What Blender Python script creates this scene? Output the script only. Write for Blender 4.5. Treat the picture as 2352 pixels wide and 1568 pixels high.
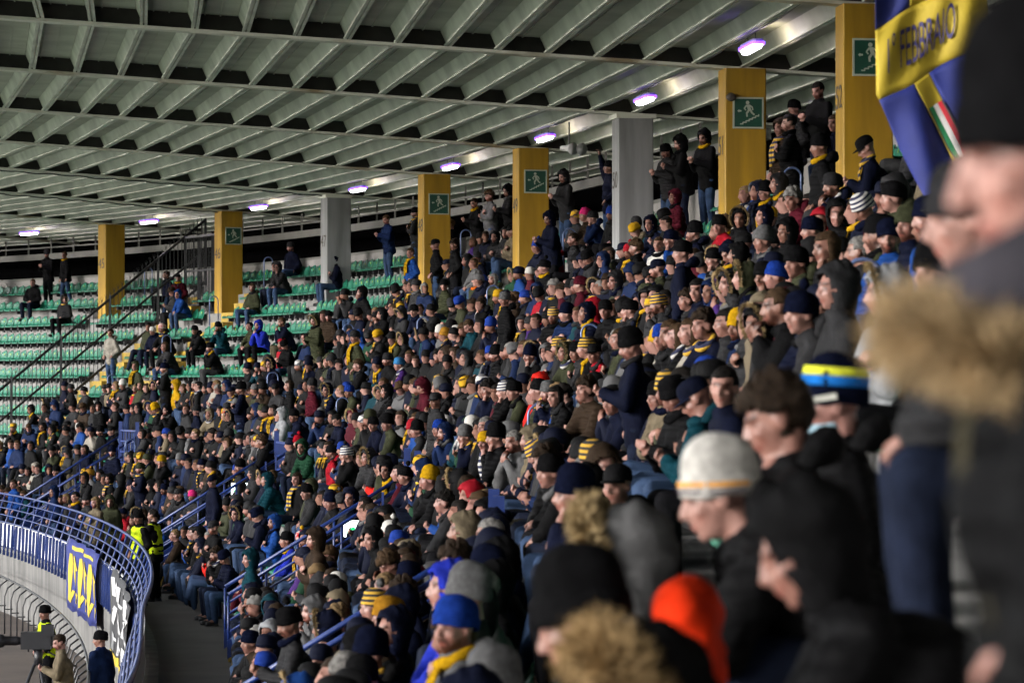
import bpy, bmesh, math, random
import numpy as np
from mathutils import Vector, Matrix, Euler
R = math.radians
random.seed(7); rng = np.random.default_rng(11)
scene = bpy.context.scene
for o in list(bpy.data.objects): bpy.data.objects.remove(o)
COL = scene.collection

# ------------------------------------------------------------------ camera
WS = .90                        # metres per plan unit
CAMZ = 6.2 * WS                      # eye height above the ground beside the stand
FPX, PW, PH, HORIZON = 7500.0, 2352.0, 1568.0, 887.0
cam_d = bpy.data.cameras.new('camera'); cam = bpy.data.objects.new('camera', cam_d); COL.objects.link(cam)
cam.location = (0, 0, CAMZ)
cam.rotation_euler = (R(90) + math.atan((HORIZON - PH / 2) / FPX), 0, 0)
cam_d.sensor_width = 36; cam_d.lens = 36 * FPX / PW
cam_d.clip_start = 0.3; cam_d.clip_end = 2000
cam_d.dof.use_dof = True; cam_d.dof.focus_distance = 60; cam_d.dof.aperture_fstop = 4.6
scene.camera = cam
# ------------------------------------------------------------------ night sky, floodlight direction, exposure
SUN_EL, SUN_AZ = 13.0, 24.0      # the banks of floodlights over the far side: low, from the pitch and a little behind the camera
world = bpy.data.worlds.new('World'); scene.world = world; world.use_nodes = True
wn = world.node_tree; wn.nodes.clear()
w_out = wn.nodes.new('ShaderNodeOutputWorld'); w_bg = wn.nodes.new('ShaderNodeBackground')
w_sky = wn.nodes.new('ShaderNodeTexSky'); w_sky.sky_type = 'NISHITA'; w_sky.sun_disc = False
w_sky.sun_elevation = R(SUN_EL); w_sky.sun_rotation = R(270 - SUN_AZ)
w_bg.inputs['Strength'].default_value = 0.15
w_hs = wn.nodes.new('ShaderNodeHueSaturation'); w_hs.inputs['Saturation'].default_value = .22     # muted sky fill, stands in for spill from the floodlights
wn.links.new(w_sky.outputs[0], w_hs.inputs['Color']); wn.links.new(w_hs.outputs[0], w_bg.inputs[0]); wn.links.new(w_bg.outputs[0], w_out.inputs[0])
sd = bpy.data.lights.new('floodlight_sun', 'SUN'); sun = bpy.data.objects.new('floodlight_sun', sd); COL.objects.link(sun)
sd.energy = 0.85; sd.angle = R(5); sd.color = (1.0, 0.975, 0.95)
_dir = Vector((math.cos(R(SUN_AZ)) * math.cos(R(SUN_EL)), math.sin(R(SUN_AZ)) * math.cos(R(SUN_EL)), -math.sin(R(SUN_EL))))
sun.rotation_euler = _dir.to_track_quat('-Z', 'Y').to_euler()
vs = scene.view_settings
vs.view_transform = 'Standard'; vs.look = 'None'; vs.exposure = 2.0; vs.gamma = 1.0; vs.use_curve_mapping = False
scene.render.engine = 'CYCLES'
cy = scene.cycles
cy.use_denoising = True; cy.use_adaptive_sampling = True; cy.adaptive_threshold = .03; cy.max_bounces = 4; cy.diffuse_bounces = 4; cy.glossy_bounces = 2; cy.transparent_max_bounces = 4
cy.sample_clamp_indirect = 4.0; cy.caustics_reflective = False; cy.caustics_refractive = False

# ------------------------------------------------------------------ helpers
class MB:
    """collects shapes, then links them as one mesh object"""
    def __init__(s): s.v = []; s.f = []; s.m = []
    def add(s, vs, fs, mi=0):
        b = len(s.v); s.v += [tuple(p) for p in vs]; s.f += [tuple(b + i for i in f) for f in fs]; s.m += [mi] * len(fs); return s
    def hexa(s, c, mi=0):       # 8 corners: bottom loop, then top loop
        return s.add(c, [(3, 2, 1, 0), (4, 5, 6, 7), (0, 1, 5, 4), (1, 2, 6, 5), (2, 3, 7, 6), (3, 0, 4, 7)], mi)
    def box(s, x0, x1, y0, y1, z0, z1, mi=0):
        return s.hexa([(x0, y0, z0), (x1, y0, z0), (x1, y1, z0), (x0, y1, z0), (x0, y0, z1), (x1, y0, z1), (x1, y1, z1), (x0, y1, z1)], mi)
    def tube(s, pts, r, n=8, mi=0, closed=False):
        pts = [Vector(p) for p in pts]; rs = r if isinstance(r, (list, tuple)) else [r] * len(pts)
        rings = []; prev = None
        for i, p in enumerate(pts):
            t = (pts[min(i + 1, len(pts) - 1)] - pts[max(i - 1, 0)])
            if t.length < 1e-9: t = Vector((0, 0, 1))
            t.normalize()
            if prev is None: prev = t.orthogonal().normalized()
            u = (prev - t * prev.dot(t)); u = u.normalized() if u.length > 1e-6 else t.orthogonal().normalized()
            prev = u; w = t.cross(u)
            rings.append([p + (u * math.cos(a) + w * math.sin(a)) * rs[i] for a in [2 * math.pi * j / n for j in range(n)]])
        vs = [q for rg in rings for q in rg]; fs = []
        for i in range(len(pts) - 1):
            for j in range(n): fs.append((i * n + j, i * n + (j + 1) % n, (i + 1) * n + (j + 1) % n, (i + 1) * n + j))
        fs.append(tuple(range(n))[::-1]); fs.append(tuple((len(pts) - 1) * n + j for j in range(n)))
        return s.add(vs, fs, mi)
    def bar(s, a, b, w, h, mi=0, up=(0, 0, 1)):     # rectangular bar from a to b
        a = Vector(a); b = Vector(b); t = (b - a).normalized(); up = Vector(up)
        sd_ = t.cross(up); sd_ = sd_.normalized() if sd_.length > 1e-5 else t.orthogonal().normalized(); up = sd_.cross(t).normalized()
        x = sd_ * (w / 2); y = up * (h / 2)
        return s.hexa([a - x - y, a + x - y, b + x - y, b - x - y, a - x + y, a + x + y, b + x + y, b - x + y], mi)
    def ell(s, c, r, nu=12, nv=8, M=None, mi=0):
        vs = []; fs = []
        for i in range(nv + 1):
            ph = math.pi * i / nv
            for j in range(nu):
                th = 2 * math.pi * j / nu
                p = Vector((r[0] * math.sin(ph) * math.cos(th), r[1] * math.sin(ph) * math.sin(th), r[2] * math.cos(ph)))
                if M is not None: p = M @ p
                vs.append(Vector(c) + p)
        for i in range(nv):
            for j in range(nu): fs.append((i * nu + j, (i + 1) * nu + j, (i + 1) * nu + (j + 1) % nu, i * nu + (j + 1) % nu))
        return s.add(vs, fs, mi)
    def poly(s, pts, mi=0): return s.add(pts, [tuple(range(len(pts)))], mi)
    def mesh(s, name, smooth=False):
        me = bpy.data.meshes.new(name); me.from_pydata(s.v, [], s.f)
        if smooth: me.polygons.foreach_set('use_smooth', [True] * len(me.polygons))
        if any(s.m): me.polygons.foreach_set('material_index', s.m)
        me.update(); return me
    def build(s, name, mat, parent=None, smooth=False, loc=None):
        return link(name, s.mesh(name, smooth), mat, parent, loc)

def link(name, me, mat, parent=None, loc=None):
    o = bpy.data.objects.new(name, me); COL.objects.link(o)
    if mat is not None:
        for m_ in (mat if isinstance(mat, (list, tuple)) else [mat]):
            if me is not None and len(me.materials) < (len(mat) if isinstance(mat, (list, tuple)) else 1): me.materials.append(m_)
    if parent is not None: o.parent = parent
    if loc is not None: o.location = loc
    return o
_bench = bpy.data.scenes.new('bench')     # a side scene in which modifiers are evaluated, cheap because it holds one object at a time
def evaluated(o):
    _bench.collection.objects.link(o); vl = _bench.view_layers[0]; vl.update(); me = bpy.data.meshes.new_from_object(o.evaluated_get(vl.depsgraph)); _bench.collection.objects.unlink(o); return me
def empty(name, loc=(0, 0, 0), rz=0.0):
    o = bpy.data.objects.new(name, None); COL.objects.link(o); o.location = loc; o.rotation_euler = (0, 0, rz); o.empty_display_size = .1
    return o
def tag(o, label=None, cat=None, group=None, kind=None):
    for k_, v_ in (('label', label), ('category', cat), ('group', group), ('kind', kind)):
        if v_ is not None: o[k_] = v_
    return o

# ------------------------------------------------------------------ materials
def mat(name, col, rough=.7, metal=0.0, noise=0.0, nscale=4.0, bump=0.0, bscale=30.0, col2=None, spec=None, emis=None, estr=0.0, detail=4, thr=None, stretch=None, objcol=False, sheen=0.0):
    m = bpy.data.materials.new(name); m.use_nodes = True; nt = m.node_tree; b = nt.nodes['Principled BSDF']
    b.inputs['Base Color'].default_value = (*col, 1); b.inputs['Roughness'].default_value = rough; b.inputs['Metallic'].default_value = metal
    if spec is not None: b.inputs['Specular IOR Level'].default_value = spec
    if sheen: b.inputs['Sheen Weight'].default_value = sheen
    tc = nt.nodes.new('ShaderNodeTexCoord'); vec = tc.outputs['Object']
    if stretch:
        mp = nt.nodes.new('ShaderNodeMapping'); mp.inputs['Scale'].default_value = stretch; nt.links.new(vec, mp.inputs[0]); vec = mp.outputs[0]
    src = None
    if objcol:
        oi = nt.nodes.new('ShaderNodeObjectInfo'); src = oi.outputs['Color']; nt.links.new(src, b.inputs['Base Color'])
    if noise or col2:
        nz = nt.nodes.new('ShaderNodeTexNoise'); nz.inputs['Scale'].default_value = nscale; nz.inputs['Detail'].default_value = detail; nt.links.new(vec, nz.inputs['Vector'])
        rp = nt.nodes.new('ShaderNodeValToRGB')
        lo, hi = thr or (.35, .68)
        rp.color_ramp.elements[0].position = lo; rp.color_ramp.elements[1].position = hi; nt.links.new(nz.outputs['Fac'], rp.inputs[0])
        if objcol:
            rp.color_ramp.elements[0].color = (1 - noise,) * 3 + (1,); rp.color_ramp.elements[1].color = (1 + noise * .6,) * 3 + (1,)
            mx = nt.nodes.new('ShaderNodeMixRGB'); mx.blend_type = 'MULTIPLY'; mx.inputs[0].default_value = 1
            nt.links.new(src, mx.inputs[1]); nt.links.new(rp.outputs[0], mx.inputs[2]); nt.links.new(mx.outputs[0], b.inputs['Base Color'])
        else:
            c2 = col2 or tuple(c * (1 - noise) for c in col)
            rp.color_ramp.elements[0].color = (*c2, 1); rp.color_ramp.elements[1].color = (*col, 1)
            nt.links.new(rp.outputs[0], b.inputs['Base Color'])
    if bump:
        n2 = nt.nodes.new('ShaderNodeTexNoise'); n2.inputs['Scale'].default_value = bscale; n2.inputs['Detail'].default_value = 3; nt.links.new(vec, n2.inputs['Vector'])
        bp = nt.nodes.new('ShaderNodeBump'); bp.inputs['Strength'].default_value = bump; bp.inputs['Distance'].default_value = .02
        nt.links.new(n2.outputs['Fac'], bp.inputs['Height']); nt.links.new(bp.outputs[0], b.inputs['Normal'])
    if emis:
        b.inputs['Emission Color'].default_value = (*emis, 1); b.inputs['Emission Strength'].default_value = estr
    return m
M = {}
M['panel'] = mat('roof_sheet', (.50, .53, .46), .75, noise=.25, nscale=1.3, bump=.1)
M['purlin'] = mat('purlin_paint', (.76, .79, .71), .6, noise=.34, nscale=1.1, bump=.1, detail=8)
M['flange'] = mat('girder_paint', (.66, .67, .60), .55, col2=(.30, .24, .15), nscale=.9, thr=(.28, .46))
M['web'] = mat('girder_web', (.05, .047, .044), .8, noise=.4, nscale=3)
M['yellow'] = mat('pillar_yellow', (.40, .225, .006), .6, noise=.32, nscale=2.2, bump=.08, bscale=40, stretch=(2, 2, .22), detail=7)
M['grey'] = mat('pillar_grey', (.27, .275, .285), .7, noise=.38, nscale=2.0, bump=.1, bscale=30, stretch=(2, 2, .25), detail=7)
M['ink'] = mat('number_paint', (.06, .05, .045), .7)
M['sign_green'] = mat('sign_green', (.008, .065, .042), .45, noise=.1)
M['sign_white'] = mat('sign_white', (.42, .46, .38), .5, noise=.12)
M['concrete'] = mat('concrete', (.30, .29, .285), .85, noise=.35, nscale=1.2, bump=.2, bscale=18, detail=8)
M['step'] = mat('step_concrete', (.22, .215, .21), .85, noise=.4, nscale=1.5, bump=.2, bscale=18, detail=8)
M['walk'] = mat('walkway_asphalt', (.075, .068, .062), .8, noise=.4, nscale=1.0, bump=.1, bscale=40, detail=8)
M['dark'] = mat('dark_wall', (.002, .002, .0022), .9, spec=.0)  # near black, paints unlit depth behind the gap and in the stair openings
M['track'] = mat('track_ground', (.36, .34, .315), .9, noise=.3, nscale=.7, bump=.1, detail=8)
M['grass'] = mat('pitch_grass', (.29, .35, .24), .9, noise=.3, nscale=.25, bump=.2, bscale=60)
M['blue_paint'] = mat('blue_paint', (.008, .026, .14), .4, noise=.25, nscale=5, bump=.05)
M['black_metal'] = mat('black_metal', (.012, .012, .016), .45, noise=.2, nscale=6)
M['grey_tube'] = mat('grey_blue_tube', (.10, .14, .28), .35, metal=.2, noise=.2)
M['yellow_step'] = mat('yellow_step_paint', (.36, .23, .015), .65, noise=.3, nscale=6, col2=(.2, .14, .03))
M['seat_green'] = mat('seat_green', (.008, .135, .08), .38, noise=.18, nscale=3)
M['seat_dot'] = mat('seat_plate', (.30, .42, .02), .5)
M['white_trim'] = mat('white_trim', (.13, .13, .12), .6, noise=.2, nscale=3)

# ------------------------------------------------------------------ plan of the curved stand
_kk = np.arange(-14, 11.001, .01)
_hk = [-14, -8, -5, -4, -3, -2, -1, 0, 1, 2, 3, 4, 5, 6, 7, 8, 9, 11]
_hv = [-18, -8, -4.2, -3.2, -1.5, 1.0, 3.0, 5.2, 7.8, 10.8, 13.4, 16.2, 20.8, 26.4, 32.3, 38.5, 45, 58]
_th = np.radians(np.interp(_kk, _hk, _hv)); SP = 10.0
_x = np.concatenate([[0], np.cumsum(-np.sin((_th[1:] + _th[:-1]) / 2) * .01 * SP)]); _y = np.concatenate([[0], np.cumsum(np.cos((_th[1:] + _th[:-1]) / 2) * .01 * SP)])
_i0 = int(np.argmin(abs(_kk))); _x += 4.925 - _x[_i0]; _y += 49.1 - _y[_i0]
def heading(k): return float(np.interp(k, _kk, _th))
def nrm(k): t = heading(k); return Vector((-math.cos(t), -math.sin(t), 0))      # towards the pitch
def tng(k): t = heading(k); return Vector((-math.sin(t), math.cos(t), 0))       # along the stand, away from the camera
def pt(k, q, z=0.0):            # k along the pillars (0 = pillar 52), q metres towards the pitch, z relative to the eye
    n = nrm(k); return Vector(((float(np.interp(k, _kk, _x)) + n.x * q) * WS, (float(np.interp(k, _kk, _y)) + n.y * q) * WS, CAMZ + z * WS))
def proj(p):
    a = math.atan((HORIZON - PH / 2) / FPX); x, y, z = p[0], p[1], p[2] - CAMZ
    d = y * math.cos(a) + z * math.sin(a); h = -y * math.sin(a) + z * math.cos(a)
    if d < .1: return (-9999, -9999, d)
    return (PW / 2 + FPX * x / d, PH / 2 - FPX * h / d, d)
def locate(u, q, z):            # the k at which a point with this q and height stands under picture column u
    ks = np.arange(-4.6, 9.5, .02); best = None
    us = np.array([proj(pt(k, q, z))[0] for k in ks])
    i = int(np.argmin(abs(us - u))); return float(ks[i])
# ================================================================== the large structure
def zroof(q): return 5.73 + .055 * q
KMIN, KMAX = -11.0, 9.0
Q_BACK, Q_EDGE = -6.0, 14.6
RISE, TREAD, NROW, ZW = .63, .80, 13, -4.55
def rowq(i): return 8.6 - TREAD * i
def rowz(i): return ZW + RISE * i

g = MB().add([(-600, -600, 0), (600, -600, 0), (600, 900, 0), (-600, 900, 0)], [(0, 1, 2, 3)]).build('ground', M['track']); tag(g, kind='structure')
pm = MB(); ks = np.linspace(-7, 10.5, 50); a = []; b = []
for k in ks: p = pt(k, 19); a.append((p.x, p.y, .012)); p = pt(k, 88); b.append((p.x, p.y, .012))
for i in range(len(ks) - 1): pm.add([a[i], a[i + 1], b[i + 1], b[i]], [(0, 1, 2, 3)])
tag(pm.build('pitch', M['grass']), kind='structure')
tm = MB(); M['tartan'] = mat('running_track', (.085, .062, .05), .9, noise=.4, nscale=.6, bump=.15, detail=8)
ks = np.linspace(-7, 10.5, 60); a = [pt(k, 9.5) for k in ks]; b = [pt(k, 14.2) for k in ks]
for i in range(len(ks) - 1): tm.add([(p.x, p.y, .006) for p in (a[i], a[i + 1], b[i + 1], b[i])], [(0, 1, 2, 3)])
tag(tm.build('running_track', M['tartan']), kind='structure')

def DQ(k):       # the front railing draws in a little towards the camera
    f = min(1, max(0, (k + 1.9) / 1.7)); f = f * f * (3 - 2 * f); return -1.0 + .60 * f
def pf(k, q, z=0.0): return pt(k, q + DQ(k), z)
def strip(mb, q0, q1, z0, z1, k0, k1, dk=.1, mi=0, P=None):
    """curved solid: between offsets q0 > q1 and heights z0 < z1 (relative to the eye)"""
    n = max(1, int(round((k1 - k0) / dk))); base = len(mb.v); vs_ = []
    for i in range(n + 1):
        k = k0 + (k1 - k0) * i / n
        P0 = P or pt; P1 = (P[1] if isinstance(P, tuple) else P0); P0 = P[0] if isinstance(P, tuple) else P0
        vs_ += [P0(k, q0, z0), P1(k, q1, z0), P1(k, q1, z1), P0(k, q0, z1)]
    fs = []
    for i in range(n):
        o = 4 * i
        for j in range(4): fs.append((o + j, o + (j + 1) % 4, o + 4 + (j + 1) % 4, o + 4 + j))
    fs.append((0, 1, 2, 3)); fs.append((4 * n + 3, 4 * n + 2, 4 * n + 1, 4 * n))
    mb.add(vs_, fs, mi); return mb

# vomitories (stair openings in the lower rows): centre k, half width in k
VOMS = [(-1.72, .10), (.50, .10), (2.72, .10), (4.95, .10)]
VQ0, VQ1 = 9.0, 6.2             # from the walkway edge up to the landing
def in_vom(k, q, pad=0.0): return any(abs(k - c) < h + pad and q > VQ1 - .1 for c, h in VOMS)
terrace = empty('terrace'); tag(terrace, kind='structure')
for i in range(NROW):
    q0 = rowq(i) + .4; q1 = rowq(i) - .4
    if i == 0: continue
    cuts = [(KMIN, KMAX)]
    if q0 > VQ1 + .2:
        e = sorted([(c - h, c + h) for c, h in VOMS]); cuts = []; s0 = KMIN
        for c0, c1 in e: cuts.append((s0, c0)); s0 = c1
        cuts.append((s0, KMAX))
    mb = MB()
    for c0, c1 in cuts: strip(mb, q0, q1 - (.004), rowz(i) - RISE - .25, rowz(i), c0, c1)
    o = mb.build('step', M['step'], terrace)
mb = MB(); strip(mb, 10.62, 8.2, -5.2, ZW, KMIN, KMAX, P=(pf, pt)); o = mb.build('walkway', M['walk']); tag(o, kind='structure')
# parapet wall towards the pitch
mb = MB(); strip(mb, 10.95, 10.63, -6.2, ZW + .06, KMIN, KMAX, P=pf); M['parapet'] = mat('parapet_concrete', (.15, .147, .143), .85, noise=.5, nscale=1.6, bump=.25, bscale=14, detail=9, stretch=(1.5, 1.5, .35)); o = mb.build('parapet_wall', M['parapet'])
tag(o, 'curved pale concrete parapet wall below the blue railing', 'wall')
mb = MB(); strip(mb, 10.99, 10.60, ZW + .06, ZW + .14, KMIN, KMAX, P=pf); mb.build('coping', M['parapet'], o)
# back wall with the dark gap over it
QB = -1.42
mb = MB(); strip(mb, QB, QB - .22, 2.6, 4.0, KMIN, KMAX); bw = mb.build('back_wall', M['concrete'])
tag(bw, 'long pale concrete back wall behind the top row of seats', 'wall')
mb = MB(); strip(mb, QB + .03, QB - .25, 4.0, 4.07, KMIN, KMAX); mb.build('coping', M['white_trim'], bw)
mb = MB(); strip(mb, QB - 3.0, QB - 3.2, 2.0, 6.2, KMIN, KMAX + 1); o = mb.build('corridor_wall', M['dark']); tag(o, 'dark rear wall of the corridor behind the top row', 'wall')  # added black sheet that keeps the sky out of the gap
mb = MB(); strip(mb, QB - .22, QB - 3.0, 2.4, 2.6, KMIN, KMAX + 1); o = mb.build('corridor_floor', M['walk']); tag(o, kind='structure')
# pale fascia rail with posts over the gap
fr = empty('fascia_rail', pt(4, QB)); tag(fr, 'pale horizontal rail on short posts over the dark gap', 'rail')
def child(o, root):
    o.parent = root; o.matrix_parent_inverse = root.matrix_world.inverted() if False else Matrix.Translation(root.location).inverted(); return o
mb = MB(); strip(mb, QB - .3, QB - .42, 4.78, 5.0, 1.4, KMAX); child(mb.build('rail_panel', M['white_trim']), fr)
mb = MB(); strip(mb, QB - .3, QB - .36, 5.20, 5.25, 1.4, KMAX); child(mb.build('top_rail', M['white_trim']), fr)
for k in np.arange(1.45, KMAX, .17):
    p = pt(k, QB - .33, 5.0); child(MB().box(p.x - .025, p.x + .025, p.y - .025, p.y + .025, p.z + .002, p.z + .5).build('post', M['white_trim']), fr)

# ---------------- roof
roof = empty('grandstand_roof', (0, 0, CAMZ + 5.7)); tag(roof, 'grey green cantilever roof of girders, purlins and sheets over the stand', 'roof')
def rp(k, q, dz=0.0): return pt(k, q, zroof(q) + dz)
def rc(o): return child(o, roof)
qs = np.arange(Q_BACK + .2, Q_EDGE, .9)
HW = .335
def purlin_mesh(mb, k0, k1, q):
    a = rp(k0, q); b = rp(k1, q); t = (b - a).normalized(); a = a + t * .062; b = b - t * .062
    n = Vector((t.y, -t.x, 0)) * -1
    if n.dot(nrm((k0 + k1) / 2)) < 0: n = -n
    up = Vector((0, 0, 1))
    def bx(n0, n1, z0, z1):
        mb.hexa([a + n * n0 + up * z0, a + n * n1 + up * z0, b + n * n1 + up * z0, b + n * n0 + up * z0,
                 a + n * n0 + up * z1, a + n * n1 + up * z1, b + n * n1 + up * z1, b + n * n0 + up * z1])
    sl = .13
    mb.hexa([a + n * -.018 + up * .085, a + n * .018 + up * .085, b + n * .018 + up * .085, b + n * -.018 + up * .085,
             a + n * (sl - .018) + up * (HW + .05), a + n * (sl + .018) + up * (HW + .05), b + n * (sl + .018) + up * (HW + .05), b + n * (sl - .018) + up * (HW + .05)])
    bx(.012, .06, .05, .083); bx(-.06, -.012, .05, .083)
def panel_mesh(mb, k0, k1, qa, qb):
    c = [rp(k0, qa, HW), rp(k0, qb, HW), rp(k1, qb, HW), rp(k1, qa, HW)]
    t = (c[3] - c[0]).normalized() * .06
    c[0] = c[0] + t; c[1] = c[1] + t; c[2] = c[2] - t; c[3] = c[3] - t
    mb.hexa(c + [p + Vector((0, 0, .05)) for p in c])
    t2 = (c[2] - c[1]); nn = (c[1] - c[0]).normalized()
    for f in (.36, .68):        # shallow ribs of the sheet
        a = c[0].lerp(c[1], f); b = c[3].lerp(c[2], f)
        mb.hexa([a - nn * .012 - Vector((0, 0, .018)), a + nn * .012 - Vector((0, 0, .018)), b + nn * .012 - Vector((0, 0, .018)), b - nn * .012 - Vector((0, 0, .018)),
                 a - nn * .012 + Vector((0, 0, .01)), a + nn * .012 + Vector((0, 0, .01)), b + nn * .012 + Vector((0, 0, .01)), b - nn * .012 + Vector((0, 0, .01))])
hidden_p = MB(); hidden_s = MB()
for k in range(int(KMIN), int(KMAX) + 1):
    a = rp(k, Q_BACK); b = rp(k, Q_EDGE); t = tng(k); up = Vector((0, 0, 1))
    def gb(w, z0, z1):
        x = t * (w / 2); return MB().hexa([a - x + up * z0, a + x + up * z0, b + x + up * z0, b - x + up * z0, a - x + up * z1, a + x + up * z1, b + x + up * z1, b - x + up * z1])
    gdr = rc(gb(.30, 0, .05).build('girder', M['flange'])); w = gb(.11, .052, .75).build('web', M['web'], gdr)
    for q in (3.4, 9.3):  # splice plates under the flange
        pl = MB(); c = rp(k, q); n = nrm(k)
        pl.bar(c - n * .26 + up * -.012, c + n * .26 + up * (-.012 + .028), .2, .02); pl.build('splice_plate', M['flange'], gdr)
    if k == int(KMAX): break
    for j, q in enumerate(qs):
        if k < -1: purlin_mesh(hidden_p, k, k + 1, q)
        else:
            mb = MB(); purlin_mesh(mb, k, k + 1, q); rc(mb.build('purlin', M['purlin']))
        if j < len(qs) - 1:
            if k < -1: panel_mesh(hidden_s, k, k + 1, q + .14, qs[j + 1] + .10)
            else:
                mb = MB(); panel_mesh(mb, k, k + 1, q + .14, qs[j + 1] + .10); rc(mb.build('roof_sheet', M['panel']))
tag(rc(hidden_p.build('near_purlins', M['purlin'])), kind='stuff'); tag(rc(hidden_s.build('near_roof_sheets', M['panel'])), kind='stuff')
mb = MB()
_dk = .5
for k in np.arange(KMIN, KMAX, _dk):
    c = [rp(k, Q_BACK, .8), rp(k, Q_EDGE, .8), rp(k + _dk, Q_EDGE, .8), rp(k + _dk, Q_BACK, .8)]
    mb.hexa(c + [p + Vector((0, 0, .06)) for p in c])
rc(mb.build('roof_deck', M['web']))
mb = MB()
for k in np.arange(KMIN, KMAX, _dk):
    c = [rp(k, Q_EDGE, -.1), rp(k, Q_EDGE + .1, -.1), rp(k + _dk, Q_EDGE + .1, -.1), rp(k + _dk, Q_EDGE, -.1)]
    mb.hexa(c + [p + Vector((0, 0, 1.0)) for p in c])
rc(mb.build('fascia', M['white_trim']))

# ---------------- pillars with painted numbers, exit signs
WORDS = {52: 'fifty-two', 51: 'fifty-one', 50: 'fifty', 49: 'forty-nine', 48: 'forty-eight', 47: 'forty-seven', 46: 'forty-six', 45: 'forty-five', 44: 'forty-four', 43: 'forty-three'}
PILLARS = {52: 'yellow', 51: 'yellow', 50: 'grey', 49: 'yellow', 48: 'yellow', 47: 'grey', 46: 'yellow', 45: 'yellow', 44: 'grey'}
PA, PB = .56, .76               # width along the stand, depth across it
def font_mesh(txt, size, name):
    cu = bpy.data.curves.new(name, 'FONT'); cu.body = txt; cu.size = size; cu.align_x = 'CENTER'; cu.align_y = 'CENTER'; cu.fill_mode = 'FRONT'; cu.extrude = .002
    ob = bpy.data.objects.new(name, cu); me = evaluated(ob); bpy.data.objects.remove(ob); return me
def frame_mat(origin, xdir, zdir):
    """matrix whose X runs along xdir, Y up along zdir and Z out of the face"""
    x = Vector(xdir).normalized(); y = Vector(zdir).normalized(); n = x.cross(y)
    return Matrix(((x.x, y.x, n.x, origin[0]), (x.y, y.y, n.y, origin[1]), (x.z, y.z, n.z, origin[2]), (0, 0, 0, 1)))
def flat(polys, thick, name, mtl, parent):   # polygons in the XY plane, extruded along Z
    mb = MB()
    for P in polys:
        n = len(P); vs_ = [(x, y, 0) for x, y in P] + [(x, y, thick) for x, y in P]
        mb.add(vs_, [tuple(range(n))[::-1], tuple(range(n, 2 * n))] + [(i, (i + 1) % n, n + (i + 1) % n, n + i) for i in range(n)])
    return mb.build(name, mtl, parent)
def seg(x0, y0, x1, y1, w):
    d = math.hypot(x1 - x0, y1 - y0); nx, ny = -(y1 - y0) / d * w / 2, (x1 - x0) / d * w / 2
    return [(x0 + nx, y0 + ny), (x0 - nx, y0 - ny), (x1 - nx, y1 - ny), (x1 + nx, y1 + ny)]
def exit_sign(num, k):
    t = tng(k); n = nrm(k); c = pt(k, -.42, 4.92) - t * (PA / 2 + .006)
    s = empty('exit_sign'); s.matrix_world = frame_mat(c, -n, (0, 0, 1)) @ Matrix.Scale(.9, 4); h = .28
    # frame_mat's Z = x × y: for x = -n, y = up this faces the camera side (-t)
    pn = flat([[(-h, -h), (h, -h), (h, h), (-h, h)]], .02, 'panel', M['sign_green'], s)
    b_ = .028
    bd = flat([[(-h - .002, -h - .002), (h + .002, -h - .002), (h - b_, -h + b_), (-h + b_, -h + b_)], [(h + .002, -h - .002), (h + .002, h + .002), (h - b_, h - b_), (h - b_, -h + b_)],
          [(h + .002, h + .002), (-h - .002, h + .002), (-h + b_, h - b_), (h - b_, h - b_)], [(-h - .002, h + .002), (-h - .002, -h - .002), (-h + b_, -h + b_), (-h + b_, h - b_)]], .026, 'border', M['sign_white'], s)
    fig = [[(-.012 + .034 * math.cos(a), .185 + .034 * math.sin(a)) for a in np.linspace(0, 2 * math.pi, 10, endpoint=False)],
           [(-.035, .145), (.02, .15), (.06, .05), (.0, .035)], seg(-.03, .135, -.075, .075, .026), seg(-.075, .08, -.04, .045, .022), seg(.02, .14, .075, .10, .026), seg(.075, .105, .085, .05, .022),
           seg(.015, .05, -.03, -.01, .038), seg(-.028, .0, -.02, -.07, .03), seg(.045, .05, .07, -.005, .036), seg(.066, .005, .115, -.035, .03)]
    flat(fig, .025, 'running_figure', M['sign_white'], pn)
    st = []; x = -.15; y = -.20
    for i in range(6):
        st.append(seg(x, y, x + .06, y, .022)); st.append(seg(x + .052, y, x + .052, y + .034, .02)); x += .058; y += .029
    flat(st, .025, 'stairs', M['sign_white'], pn)
    flat([[(-.20, .035), (-.165, .065), (-.165, .005)], seg(-.168, .035, -.125, .035, .028)], .025, 'arrow', M['sign_white'], pn)
    tag(s, 'green stair exit sign with running figure mounted on pillar %s' % WORDS[num], 'exit sign', 'exit signs on the pillars')
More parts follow.
